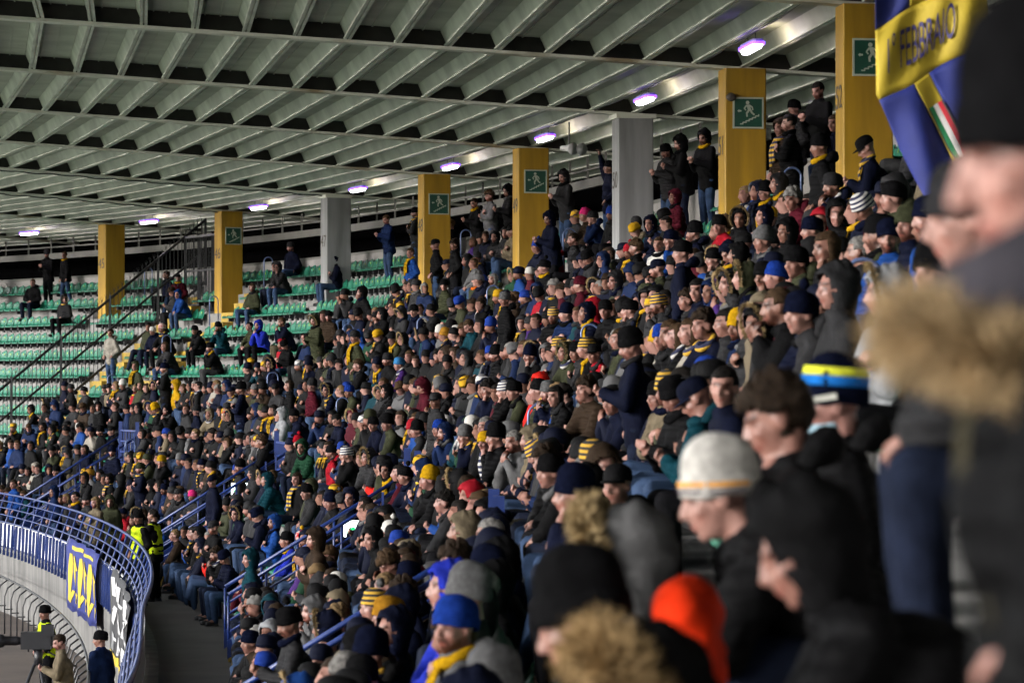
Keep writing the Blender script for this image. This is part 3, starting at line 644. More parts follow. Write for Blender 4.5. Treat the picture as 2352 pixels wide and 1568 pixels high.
def skin_mat():
    m = mat('skin', (.5, .3, .25), .48, objcol=True, spec=.4); nt = m.node_tree; b = nt.nodes['Principled BSDF']
    oi = nt.nodes.new('ShaderNodeObjectInfo'); at = nt.nodes.new('ShaderNodeAttribute'); at.attribute_name = 'tint'; mx = nt.nodes.new('ShaderNodeMixRGB'); mx.blend_type = 'MULTIPLY'; mx.inputs[0].default_value = 1
    nz = nt.nodes.new('ShaderNodeTexNoise'); nz.inputs['Scale'].default_value = 28; tc = nt.nodes.new('ShaderNodeTexCoord'); nt.links.new(tc.outputs['Object'], nz.inputs['Vector'])
    rp_ = nt.nodes.new('ShaderNodeValToRGB'); rp_.color_ramp.elements[0].color = (.88, .74, .70, 1); rp_.color_ramp.elements[1].color = (1.06, 1.04, 1.02, 1); nt.links.new(nz.outputs['Fac'], rp_.inputs[0])
    m2 = nt.nodes.new('ShaderNodeMixRGB'); m2.blend_type = 'MULTIPLY'; m2.inputs[0].default_value = 1
    nt.links.new(oi.outputs['Color'], mx.inputs[1]); nt.links.new(at.outputs['Color'], mx.inputs[2]); nt.links.new(mx.outputs[0], m2.inputs[1]); nt.links.new(rp_.outputs[0], m2.inputs[2]); nt.links.new(m2.outputs[0], b.inputs['Base Color'])
    b.inputs['Subsurface Weight'].default_value = 0.0
    return m
M['skin'] = skin_mat()
def stripe_mat(name, c1, c2, scale, axis='Z', offset=0.0):
    m = mat(name, c1, .9, bump=.4, bscale=110); nt = m.node_tree; b = nt.nodes['Principled BSDF']; tc = nt.nodes.new('ShaderNodeTexCoord'); sp = nt.nodes.new('ShaderNodeSeparateXYZ'); nt.links.new(tc.outputs['Object'], sp.inputs[0])
    a = nt.nodes.new('ShaderNodeMath'); a.operation = 'MULTIPLY_ADD'; a.inputs[1].default_value = scale; a.inputs[2].default_value = 50.25 + offset; nt.links.new(sp.outputs[axis], a.inputs[0])
    f = nt.nodes.new('ShaderNodeMath'); f.operation = 'FRACT'; nt.links.new(a.outputs[0], f.inputs[0]); g_ = nt.nodes.new('ShaderNodeMath'); g_.operation = 'GREATER_THAN'; g_.inputs[1].default_value = .5; nt.links.new(f.outputs[0], g_.inputs[0])
    mx = nt.nodes.new('ShaderNodeMixRGB'); mx.inputs[1].default_value = (*c1, 1); mx.inputs[2].default_value = (*c2, 1); nt.links.new(g_.outputs[0], mx.inputs[0]); nt.links.new(mx.outputs[0], b.inputs['Base Color']); return m
YEL, NAV, BLK, WHT, RED_ = (0.4030, 0.2145, 0.0078), (0.0078, 0.0104, 0.0390), (0.0065, 0.0065, 0.0078), (0.4030, 0.3900, 0.3770), (0.2730, 0.0097, 0.0130)
STRIPES = {'yellow and black striped': ((0.3900, 0.2210, 0.0130), BLK), 'yellow and navy striped': ((0.4030, 0.2340, 0.0130), NAV), 'white and navy striped': (WHT, NAV), 'red and white striped': (RED_, WHT)}
for n_, (c1, c2) in STRIPES.items():
    M['hat ' + n_] = stripe_mat('hat_' + n_.replace(' ', '_'), c1, c2, 26); M['scarf ' + n_] = stripe_mat('scarf_' + n_.replace(' ', '_'), c1, c2, 14)
JACKETS = [('black', (0.0021, 0.0021, 0.0025), 36), ('charcoal', (0.0070, 0.0070, 0.0081), 16), ('navy', (0.0025, 0.0033, 0.0088), 22), ('dark blue', (0.0054, 0.0116, 0.0386), 5), ('olive', (0.0185, 0.0201, 0.0108), 6), ('grey', (0.0463, 0.0463, 0.0483), 5), ('brown', (0.0212, 0.0139, 0.0093), 4),
           ('bright blue', (0.0077, 0.0328, 0.1390), 2.2), ('teal', (0.0031, 0.0231, 0.0328), 2), ('red', (0.1544, 0.0046, 0.0077), 1.1), ('cream', (0.1930, 0.1776, 0.1544), 1.3), ('beige', (0.1004, 0.0811, 0.0541), 2), ('maroon', (0.0328, 0.0039, 0.0069), 1.6), ('green', (0.0077, 0.0290, 0.0155), 1.6), ('purple', (0.0347, 0.0136, 0.0850), .7)]
PANTS = [('blue jeans', (0.0264, 0.0456, 0.0912), 38), ('dark jeans', (0.0077, 0.0106, 0.0216), 30), ('black trousers', (0.0048, 0.0048, 0.0058), 24), ('khaki trousers', (0.0576, 0.0480, 0.0312), 6), ('grey trousers', (0.0336, 0.0336, 0.0360), 8)]
KNITS = [('black', (0.0048, 0.0048, 0.0053), 42), ('navy', (0.0032, 0.0043, 0.0120), 24), ('charcoal', (0.0168, 0.0168, 0.0182), 10), ('grey', (0.0720, 0.0720, 0.0744), 6), ('yellow', (0.3072, 0.1728, 0.0058), 2.6), ('blue', (0.0072, 0.0240, 0.1536), 3), ('white', (0.2880, 0.2784, 0.2640), 2), ('red', (0.1920, 0.0058, 0.0120), 1.2), ('olive', (0.0240, 0.0264, 0.0144), 2), ('maroon', (0.0432, 0.0048, 0.0096), 1.2), ('mustard', (0.2016, 0.0960, 0.0096), 1.2)]
HAIRS = [('black', (0.0067, 0.0056, 0.0050)), ('dark brown', (0.0168, 0.0106, 0.0067)), ('brown', (0.0364, 0.0213, 0.0112)), ('grey', (0.1232, 0.1176, 0.1120)), ('fair', (0.1120, 0.0728, 0.0364))]
SKINS = [(0.2239, 0.1213, 0.0997), (0.1950, 0.1011, 0.0809), (0.2528, 0.1445, 0.1213), (0.1662, 0.0867, 0.0650), (0.2167, 0.1156, 0.0997)]
NC = {n_: c for n_, c, _ in JACKETS + PANTS + KNITS}; NC.update({'pink': (0.4284, 0.0208, 0.1190), 'white': (0.3570, 0.3451, 0.3272), 'royal blue': (0.0119, 0.0208, 0.2499), 'light blue': (0.0298, 0.1309, 0.2975), 'orange': (0.3867, 0.0774, 0.0059), 'hi-vis yellow': (0.3570, 0.4641, 0.0119), 'light grey': (0.1785, 0.1845, 0.1963), 'bright red': (0.3570, 0.0107, 0.0071), 'tan': (0.2023, 0.1428, 0.0714), 'dark green': (0.0071, 0.0357, 0.0208)})
def pick(lst): return random.choices(lst, [x[2] for x in lst])[0][0]
def rand_look(rnd=random):
    L = {}; L['jacket'] = pick(JACKETS); L['quilt'] = random.random() < .4; L['pants'] = pick(PANTS); L['skin'] = random.choice(SKINS); L['hairc'] = random.choice(HAIRS[:3] * 2 + HAIRS)
    r = random.random()
    if r < .36: L['head'] = random.choice(['beanie', 'beanie', 'slouch']); L['hatc'] = pick(KNITS)
    elif r < .39: L['head'] = 'beanie'; L['hatc'] = random.choice(list(STRIPES)[:2] * 3 + list(STRIPES))
    elif r < .43: L['head'] = 'pompom'; L['hatc'] = pick(KNITS)
    elif r < .50: L['head'] = 'cap'; L['hatc'] = random.choice(['black', 'navy', 'charcoal', 'black'])
    elif r < .72: L['head'] = 'hood'; L['hatc'] = L['jacket']
    elif r < .91: L['head'] = random.choice(['short', 'short', 'curly'])
    else: L['head'] = 'long'
    r = random.random()
    L['scarf'] = random.choice(['yellow and black striped', 'yellow and navy striped', 'yellow', 'yellow', 'yellow and navy striped', 'white and navy striped', 'navy']) if r < .2 else None
    if L['scarf'] is None and r > .72: L['scarf'] = random.choice(['black', 'navy', 'charcoal', 'black', 'grey'])
    L['tails'] = random.random() < .65 and r < .2; L['down'] = random.random() < .45
    if L['head'] == 'hood' and random.random() < .2: L['fur'] = True
    return L
def pieces(pose, L, low=False):
    """(part name, mesh, matrix, colour, material, parent part) of one person"""
    e = LIB[pose]; J = e['J']; src = e['low'] if low else e; W_ = WLOW if low else WEAR; I = Matrix()
    out = [('body', src['body'], I, L['skin'], 'skin'), ('jacket', src['jacket'], I, NC[L['jacket']], 'puffer' if L['quilt'] else 'cloth'), ('trousers', src['trousers'], I, NC[L['pants']], 'denim')]
    if not low:
        for s in (-1, 1):
            d = (J['T'][s] - J['A'][s]); yaw = math.atan2(-d.x, d.y); out.append(('shoe', W_['shoe'], Matrix.Translation(J['A'][s] + Vector((0, .01, -.035))) @ Matrix.Rotation(yaw, 4, 'Z'), (.02, .02, .022) if L['skin'][0] < .59 else (.3, .3, .3), 'leather'))
    h = L['head']; Mh = J['Mh'].copy()
    if h in ('beanie', 'slouch', 'cap', 'pompom'):
        st = L['hatc'] in STRIPES; out.append(('beanie' if h != 'cap' else 'cap', W_['beanie' if h == 'pompom' else h], Mh, NC.get(L['hatc'], YEL), ('hat ' + L['hatc']) if st else ('knit' if h != 'cap' else 'cloth')))
        if h == 'pompom': out.append(('pompom', W_['pompom'], Mh @ Matrix.Translation((0, -.052, .188)), NC.get(L.get('pomc', L['hatc']), YEL), 'knit'))
    elif h == 'hood':
        out.append(('hood', W_['hood'], Mh, NC[L['hatc']], 'cloth'))
        if L.get('fur'): out.append(('fur_trim', W_['fur'], Mh, NC['tan'], 'fur_m'))
    elif h != 'bald': out.append(('hair', W_[h], Mh, L['hairc'][1], 'hair'))
    if h in ('beanie', 'slouch', 'cap', 'pompom') and L.get('long'): out.append(('hair', W_['long'], Mh @ Matrix.Scale(.97, 4), L['hairc'][1], 'hair'))
    if L.get('scarf'): out.append(('scarf', W_['scarf' if L['tails'] else 'neckwarmer'], J['Mt'].copy(), NC.get(L['scarf'], YEL), ('scarf ' + L['scarf']) if L['scarf'] in STRIPES else 'knit'))
    if L['down'] and h != 'hood': out.append(('hood', W_['hooddown'], J['Mt'].copy(), NC[L['jacket']], 'cloth'))
    if L.get('vest'): out.append(('vest', LIB[pose]['vest'], I, NC['hi-vis yellow'], 'cloth'))
    return out
UNDER = {'pompom': 'beanie', 'fur_trim': 'hood'}
def put_person(pose, L, loc, rz, sc=1.0, label=None, group=None):
    root = empty('person', loc, rz); root.scale = (sc,) * 3; made = {}
    for nm, me, mx, c, mt in pieces(pose, L):
        o = bpy.data.objects.new(nm, me); COL.objects.link(o); par = made.get(UNDER.get(nm)); o.parent = par[0] if par else root; o.matrix_local = par[1].inverted() @ mx if par else mx; o.color = (*c, 1); made[nm] = (o, mx)
        if not me.materials: me.materials.append(M[mt])
        o.material_slots[0].link = 'OBJECT'; o.material_slots[0].material = M[mt]
    tag(root, label, 'person', group); return root
# ================================================================== seats and crowd
PITCH = .069                    # seat spacing in k (0.5 m)
ORD = ['first', 'second', 'third', 'fourth', 'fifth', 'sixth', 'seventh', 'eighth', 'ninth', 'tenth', 'eleventh', 'twelfth', 'top']
def rz_of(v): return math.atan2(-v.x, v.y)
def seat_pos(i, k): return pt(k, rowq(i) - .12, rowz(i))
def zone(k):
    if k < -3.2: return 'in blurred foreground'
    if k < -1.75: return 'before nearest stair rail'
    if k < -.5: return 'beyond nearest stair rail'
    return 'near pillar ' + WORDS[int(round(52 - max(0, min(8.4, k))))]
# handrail hoops in the aisles, each set on its row
HOOPS_UV = [(497, 696), (257, 885), (623, 889), (386, 788), (614, 610), (333, 633), (980, 767), (796, 768), (1132, 647), (1300, 520), (1075, 560), (1348, 745), (789, 909), (1576, 567), (1997, 661), (1825, 395), (300, 1010), (1240, 960)]
cands = [(i, k) for i in range(NROW) for k in np.arange(-3.3, 8.6, PITCH)]
SP_XY = np.array([proj(seat_pos(i, k) + Vector((0, 0, 1.30)) + nrm(k) * .1) for i, k in cands])
ST_XY = np.array([proj(pt(k, rowq(i) + .12, rowz(i) + 1.62)) for i, k in cands])
HP_XY = np.array([proj(pt(k, rowq(i) + .25, rowz(i) + 1.0)) for i, k in cands])
HOOPS = []
for u, v in HOOPS_UV: HOOPS.append(cands[int(np.argmin((HP_XY[:, 0] - u) ** 2 + (HP_XY[:, 1] - v) ** 2))])
FENCE_K = 6.42
AISLES = [FENCE_K - .07, 5.86]
def blocked(i, k):
    if in_vom(k, rowq(i), .02): return True
    if abs(k - FENCE_K) < .05 or (abs(k - AISLES[0]) < .08): return True
    if abs(k - AISLES[1]) < .05 and i < 12: return True
    if any(h[0] == i and abs(h[1] - k) < .03 for h in HOOPS): return True
    kp = math.ceil(k - .06)
    if kp <= 8 and ((i >= 10 and -.45 < k - kp <= .06) or (i == 9 and -.22 < k - kp <= .06)) and k > -.5: return k < 4.4 or (i in (10, 11) and abs(k - kp) < .06)
    return False
VB = ([0, 450, 560, 700, 800, 900, 1000, 1100, 1200, 2352], [880, 870, 830, 740, 655, 620, 560, 500, 470, 380])
def occupancy(u, v, i, k):
    if k > FENCE_K: return .0 if i > 3 else .22
    if v < np.interp(u, *VB): return .05 if u < 1000 else .15
    if i <= 1 and .68 < k < 1.45: return .0
    if i <= 2 and 1.2 < k < 2.5: return .62
    if i <= 5 and k > .9: return .74
    if u < 520 and v < 960: return .70
    if 520 < u < 1050 and v < 960: return .80
    return .90
A_ = dict
OVER = [  # (u, v of the head, standing?, look) of people the photograph sets apart
    (1365, 505, 0, A_(head='beanie', hatc='pink', jacket='brown')), (1760, 462, 0, A_(head='pompom', hatc='yellow', pomc='navy', jacket='black')), (1275, 572, 0, A_(head='pompom', hatc='grey', jacket='red', scarf=None)),
    (1228, 637, 0, A_(head='beanie', hatc='white', jacket='maroon')), (945, 592, 1, A_(head='short', jacket='bright blue', quilt=True, pants='dark jeans')), (998, 572, 1, A_(head='cap', hatc='black', jacket='black', pants='blue jeans')),
    (1040, 566, 1, A_(head='curly', jacket='black', pants='black trousers')), (1093, 488, 1, A_(head='short', jacket='black', scarf='yellow', pants='dark jeans')), (1124, 498, 1, A_(head='curly', jacket='grey', pants='blue jeans', pose='stand_cross')),
    (893, 540, 1, A_(head='short', jacket='dark blue', pants='blue jeans')), (962, 500, 1, A_(head='beanie', hatc='black', jacket='charcoal', pants='blue jeans')), (1176, 448, 1, A_(head='hood', jacket='black', pants='dark jeans')),
    (1164, 545, 0, A_(head='hood', jacket='charcoal', pants='blue jeans')), (1236, 925, 0, A_(head='hood', jacket='bright red')), (800, 1237, 0, A_(head='beanie', hatc='yellow', jacket='black')), (942, 1130, 0, A_(head='beanie', hatc='yellow and black striped', jacket='navy')),
    (986, 1155, 0, A_(head='slouch', hatc='yellow', jacket='black')), (508, 1205, 0, A_(head='beanie', hatc='grey', jacket='bright red', pants='blue jeans')), (430, 1165, 0, A_(head='beanie', hatc='pink', jacket='charcoal')), (727, 1180, 0, A_(head='pompom', hatc='red and white striped', pomc='yellow', jacket='olive', scarf='yellow')),
    (873, 1090, 0, A_(head='beanie', hatc='navy', jacket='bright red')), (258, 772, 1, A_(head='short', jacket='cream', pants='blue jeans', pose='stand_pocket', down=True, scarf=None)), (728, 760, 1, A_(head='hood', jacket='olive', pants='khaki trousers', pose='stand_hold')),
    (822, 792, 1, A_(head='beanie', hatc='charcoal', jacket='olive', pants='dark jeans', pose='stand_pocket')), (350, 752, 0, A_(head='beanie', hatc='white', jacket='navy', pants='dark jeans')), (386, 757, 0, A_(head='beanie', hatc='red and white striped', jacket='black', pants='black trousers')),
    (458, 745, 0, A_(head='beanie', hatc='black', jacket='black', pose='sit_lean_turned')), (425, 668, 0, A_(head='hood', jacket='bright blue')), (398, 660, 0, A_(head='curly', jacket='charcoal', pants='black trousers')), (378, 630, 0, A_(head='short', jacket='navy')), (396, 636, 0, A_(head='cap', hatc='black', jacket='maroon', scarf='yellow')),
    (638, 604, 0, A_(head='hood', jacket='black', pants='dark jeans')), (656, 606, 0, A_(head='hood', jacket='charcoal', pants='blue jeans')), (758, 602, 0, A_(head='hood', jacket='navy', pants='blue jeans')),
    (115, 578, 1, A_(head='beanie', hatc='charcoal', jacket='black', pants='black trousers')), (160, 572, 1, A_(head='short', jacket='black', pants='blue jeans', scarf='yellow')), (66, 650, 0, A_(head='short', jacket='black', pants='dark jeans')), (140, 690, 0, A_(head='hood', jacket='charcoal', pants='black trousers')),
    (492, 796, 0, A_(head='beanie', hatc='black', jacket='black', scarf='yellow', tails=True)), (606, 745, 0, A_(head='hood', jacket='royal blue')), (592, 750, 0, A_(head='short', jacket='olive')), (655, 733, 0, A_(head='short', jacket='navy', pants='khaki trousers', hairc=HAIRS[2])),
    (410, 885, 0, A_(head='hood', jacket='yellow', quilt=False)), (366, 945, 0, A_(head='slouch', hatc='yellow', jacket='black')), (515, 952, 0, A_(head='beanie', hatc='yellow', jacket='navy')), (1010, 908, 0, A_(head='slouch', hatc='yellow and black striped', jacket='charcoal', scarf='yellow and black striped', tails=True)),
    (820, 893, 0, A_(head='beanie', hatc='blue', jacket='olive', quilt=False)), (1100, 905, 0, A_(head='beanie', hatc='white and navy striped', jacket='dark blue')), (1570, 560, 0, A_(head='beanie', hatc='navy', jacket='bright blue', quilt=True)), (1495, 548, 0, A_(head='short', jacket='white', quilt=False)),
    (1905, 560, 0, A_(head='slouch', hatc='blue', jacket='black')), (2003, 588, 0, A_(head='hood', jacket='light grey', quilt=False)), (2088, 572, 0, A_(head='slouch', hatc='black', jacket='black')), (1900, 640, 0, A_(head='short', jacket='navy', hairc=HAIRS[0])), (1820, 570, 0, A_(head='beanie', hatc='blue', jacket='charcoal', scarf='yellow and navy striped')),
    (1637, 700, 0, A_(head='beanie', hatc='navy', jacket='purple', scarf='white', tails=True)), (1523, 822, 0, A_(head='slouch', hatc='yellow and black striped', jacket='beige')), (1578, 803, 0, A_(head='beanie', hatc='blue', jacket='black')), (1888, 372, 1, A_(head='beanie', hatc='black', jacket='black', scarf='yellow', quilt=True, pose='stand_pocket')),
    (1884, 248, 1, A_(head='short', jacket='black', quilt=False)), (1842, 282, 1, A_(head='beanie', hatc='black', jacket='charcoal')), (1815, 305, 1, A_(head='short', jacket='black')), (1798, 330, 1, A_(head='hood', jacket='brown', quilt=True)), (1540, 372, 1, A_(head='beanie', hatc='black', jacket='charcoal')), (1566, 352, 1, A_(head='hood', jacket='black')), (1620, 345, 1, A_(head='hood', jacket='black', quilt=False)),
    (1388, 388, 1, A_(head='beanie', hatc='black', jacket='navy', pants='blue jeans', pose='stand_raise')), (1300, 425, 1, A_(head='hood', jacket='charcoal', pants='blue jeans')), (1085, 655, 0, A_(head='pompom', hatc='grey', jacket='olive', scarf='orange')), (684, 910, 0, A_(head='beanie', hatc='navy', jacket='cream', scarf='yellow and navy striped', quilt=False)), (650, 965, 0, A_(head='hood', jacket='light grey', quilt=False)),
    (1108, 1028, 0, A_(head='short', jacket='black', quilt=False, hairc=HAIRS[3], scarf='yellow', tails=False, pose='sit_lap')), (938, 832, 0, A_(head='beanie', hatc='light blue', jacket='purple', scarf='white and navy striped')), (1040, 778, 0, A_(head='slouch', hatc='mustard', jacket='navy')), (1828, 478, 0, A_(head='hood', jacket='black', scarf='yellow', tails=False)), (1690, 555, 0, A_(head='hood', jacket='navy', scarf='yellow', tails=True)),
    (1192, 1212, 0, A_(head='short', jacket='navy', hairc=HAIRS[3], quilt=False)), (685, 1035, 0, A_(head='pompom', hatc='red', jacket='black')), (432, 1255, 0, A_(head='short', jacket='black', pants='blue jeans', pose='sit_cross_away')), (1165, 995, 0, A_(head='beanie', hatc='grey', jacket='dark green', scarf='yellow and navy striped')), (1035, 985, 0, A_(head='beanie', hatc='blue', jacket='charcoal')),
    (940, 1225, 0, A_(head='beanie', hatc='black', jacket='black')), (1105, 1070, 0, A_(head='long', jacket='olive', hairc=HAIRS[2])), (1975, 545, 0, A_(head='short', jacket='charcoal', hairc=HAIRS[3])), (2100, 490, 0, A_(head='short', jacket='charcoal', hairc=HAIRS[3])), (1165, 1350, 0, A_(head='hood', jacket='royal blue')), (1120, 1400, 0, A_(head='slouch', hatc='grey', jacket='charcoal')), (1090, 1290, 0, A_(head='slouch', hatc='navy', jacket='navy')), (960, 1370, 0, A_(head='pompom', hatc='yellow and black striped', pomc='grey', jacket='charcoal')),
    (615, 1275, 0, A_(head='short', jacket='maroon')), (640, 1290, 0, A_(head='short', jacket='charcoal', hairc=HAIRS[1])), (690, 1400, 0, A_(head='bald', jacket='charcoal')), (535, 1440, 0, A_(head='hood', jacket='light grey', quilt=False)), (700, 1185, 0, A_(head='beanie', hatc='black', jacket='royal blue', scarf='yellow')), (500, 1120, 1, A_(head='cap', hatc='navy', jacket='navy', pose='stand_down')), (250, 1100, 0, A_(head='hood', jacket='black', pants='blue jeans')), (345, 1090, 0, A_(head='hood', jacket='black', pants='blue jeans')), (185, 1105, 0, A_(head='slouch', hatc='yellow and black striped', jacket='olive')),
]
people = []; taken = {}
free_ok = {}
for u, v, st, lk in OVER:
    XY = ST_XY if st else SP_XY; d2 = (XY[:, 0] - u) ** 2 + (XY[:, 1] - v) ** 2
    for j in np.argsort(d2)[:40]:
        i, k = cands[j]
        if any(abs(k - k2) < PITCH * .9 and i == i2 for i2, k2 in taken): continue
        if in_vom(k, rowq(i), .02): continue
        break
    look = rand_look(); look.update(lk)
    if look['head'] == 'hood': look['hatc'] = look['jacket']
    pose = lk.get('pose') or (random.choice(STAND) if st else random.choice(SIT)); taken[(i, k)] = 1
    people.append(dict(i=i, k=k, st=bool(st), L=look, pose=pose, special=True, yaw=random.gauss(.15, .2)))
for (i, k), (u, v, d) in zip(cands, SP_XY):
    if d < (19.5 if i >= 5 else (18.5 if i == 4 else 14.5)) or u < -60 or u > 2420 or v < 200 or v > 1700: continue
    if blocked(i, k) or any(i == i2 and abs(k - k2) < PITCH * .9 for i2, k2 in taken): continue
    # nobody in the way of the pillar faces above the crowd
    if random.random() > occupancy(u, v, i, k): continue
    st = random.random() < .012
    people.append(dict(i=i, k=k + random.uniform(-.006, .006), st=st, L=rand_look(), pose=random.choice(STAND if st else SIT), special=False, yaw=random.gauss(.12, .22))); taken[(i, k)] = 1
for p in people:
    k, i = p['k'], p['i']; p['sc'] = random.uniform(.97, 1.08)
    p['loc'] = pt(k, rowq(i) + .12, rowz(i)) if p['st'] else seat_pos(i, k) + nrm(k) * random.uniform(-.02, .04)
    p['rz'] = rz_of(nrm(k)) + p['yaw']
    Mw = Matrix.Translation(p['loc']) @ Matrix.Rotation(p['rz'], 4, 'Z') @ Matrix.Scale(p['sc'], 4); p['M'] = Mw
    J = LIB[p['pose']]['J']; p['head'] = proj(Mw @ J['Mh'].translation); p['mid'] = proj(Mw @ J['C']); p['d'] = p['head'][2]
# how much of each person the photograph shows: a small painted depth order
IDW, IDH = 784, 523; idb = np.full((IDH, IDW), -1, int); sx_ = IDW / PW; yy_, xx_ = np.mgrid[0:IDH, 0:IDW]
def blot(cx, cy, rx, ry, val):
    x0, x1 = max(0, int(cx - rx)), min(IDW, int(cx + rx) + 2); y0, y1 = max(0, int(cy - ry)), min(IDH, int(cy + ry) + 2)
    if x0 >= x1 or y0 >= y1: return
    m = ((xx_[y0:y1, x0:x1] - cx) / rx) ** 2 + ((yy_[y0:y1, x0:x1] - cy) / ry) ** 2 < 1; idb[y0:y1, x0:x1][m] = val
order = sorted(range(len(people)), key=lambda j: -people[j]['d'])
for j in order:
    p = people[j]; s = FPX / p['d'] * sx_
    blot(p['mid'][0] * sx_, p['mid'][1] * sx_, .26 * s, .36 * s, j); blot(p['head'][0] * sx_, p['head'][1] * sx_, .11 * s, .15 * s, j)
cnt = np.bincount(idb[idb >= 0].ravel(), minlength=len(people))
rank = sorted(range(len(people)), key=lambda j: -(cnt[j] * (1.6 if people[j]['special'] else 1)))
N_SINGLE = 280
single = set(j for j in rank[:N_SINGLE] if cnt[j] > 3)
labels = set()
def describe(p, extra=0):
    L = p['L']; h = L['head']; w = {'beanie': 'beanie', 'slouch': 'beanie', 'pompom': 'pompom hat', 'cap': 'cap'}
    hd = ('%s %s' % (L['hatc'], w[h])) if h in w else ('raised hood' if h == 'hood' else ('bald head' if h == 'bald' else ('long ' if h == 'long' else '') + L['hairc'][0] + ' hair'))
    bits = '%s person in %s %sjacket, %s' % ('standing' if p['st'] else 'seated', L['jacket'], 'quilted ' if L['quilt'] and extra else '', hd)
    if L.get('scarf') and extra not in (2, 3): bits += ', %s scarf' % (L['scarf'].replace(' striped', '').replace('and ', '') if extra else L['scarf'].split()[0])
    if extra == 2: bits += ', ' + L['pants']
    if extra == 3: bits = bits.replace(' and black striped', '').replace(' and navy striped', '').replace(' and white striped', '')
    return bits + ', %s row %s' % (ORD[p['i']], zone(p['k']))
def lkey(t): return ' '.join(t.lower().replace(',', ' ').split())
for j in sorted([r for r in rank if r in single], key=lambda r: not people[r]['special']):
    p = people[j]
    for tr in range(60):
        for ex in (0, 1, 2, 3):
            lb = describe(p, ex)
            if lkey(lb) not in labels and len(lb.split()) <= 16: break
        else:
            if p['special']: p['L']['pants'] = pick(PANTS); p['L']['quilt'] = random.random() < .5; continue
            p['L'] = rand_look(); continue
        break
    labels.add(lkey(lb)); p['label'] = lb
    put_person(p['pose'], p['L'], p['loc'], p['rz'], p['sc'], lb, 'spectators in the stand')
# everyone else: one far crowd
cm = bpy.data.materials.new('crowd_cloth'); cm.use_nodes = True; nt = cm.node_tree; at = nt.nodes.new('ShaderNodeAttribute'); at.attribute_name = 'col'; nt.links.new(at.outputs['Color'], nt.nodes['Principled BSDF'].inputs['Base Color']); nt.nodes['Principled BSDF'].inputs['Roughness'].default_value = .7; nt.nodes['Principled BSDF'].inputs['Specular IOR Level'].default_value = .06
LOWC = {}
def low_arrays(me):
    if me.name not in LOWC:
        n = len(me.vertices); co = np.empty(n * 3); me.vertices.foreach_get('co', co); me.calc_loop_triangles(); t = np.empty(len(me.loop_triangles) * 3, int); me.loop_triangles.foreach_get('vertices', t)
        tint = np.ones((n, 3))
        if 'tint' in me.color_attributes:
            c = np.empty(n * 4); me.color_attributes['tint'].data.foreach_get('color', c); tint = c.reshape(-1, 4)[:, :3]
        LOWC[me.name] = (co.reshape(-1, 3), t.reshape(-1, 3), tint)
    return LOWC[me.name]
VV, FF, CC = [], [], []; nb_ = 0
for j, p in enumerate(people):
    if j in single: continue
    Mw = np.array(p['M'])
    for nm, me, mx, c, mt in pieces(p['pose'], p['L'], True):
        co, tri, tint = low_arrays(me); A = Mw @ np.array(mx); w = co @ A[:3, :3].T + A[:3, 3]
        if nm == 'body':    # skin under the clothes is not carried along in the far crowd
            J = LIB[p['pose']]['J']; hc = np.array(J['Mh'].translation); near = np.linalg.norm(co - hc, axis=1) < .2
            for s in (-1, 1): near |= np.linalg.norm(co - np.array(J['W'][s]), axis=1) < .16
            kp = near[tri].any(axis=1); tri = tri[kp]
        col = np.tile(np.array(c), (len(co), 1)) * tint
        if mt.startswith(('hat ', 'scarf ')):
            c1, c2 = STRIPES[mt.split(' ', 1)[1]]; ph = (co[:, 2] * (26 if mt.startswith('hat') else 14) + 50.25) % 1 > .5; col = np.where(ph[:, None], np.array(c2), np.array(c1))
        VV.append(w); FF.append(tri + nb_); CC.append(np.c_[col, np.ones(len(co))]); nb_ += len(co)
if VV:
    VV = np.concatenate(VV); FF = np.concatenate(FF); CC = np.concatenate(CC)
    me = bpy.data.meshes.new('crowd'); me.vertices.add(len(VV)); me.vertices.foreach_set('co', VV.ravel()); me.loops.add(len(FF) * 3); me.loops.foreach_set('vertex_index', FF.ravel()); me.polygons.add(len(FF)); me.polygons.foreach_set('loop_start', np.arange(len(FF)) * 3); me.polygons.foreach_set('use_smooth', np.ones(len(FF), bool)); me.update(); me.validate()
    at = me.color_attributes.new('col', 'FLOAT_COLOR', 'POINT'); at.data.foreach_set('color', CC.ravel())
    o = link('crowd', me, cm); tag(o, 'dense far crowd of spectators in dark winter clothes filling the stand', 'crowd', kind='stuff')
print('PEOPLE', len(people), 'single', len(single), 'crowd tris', len(FF))

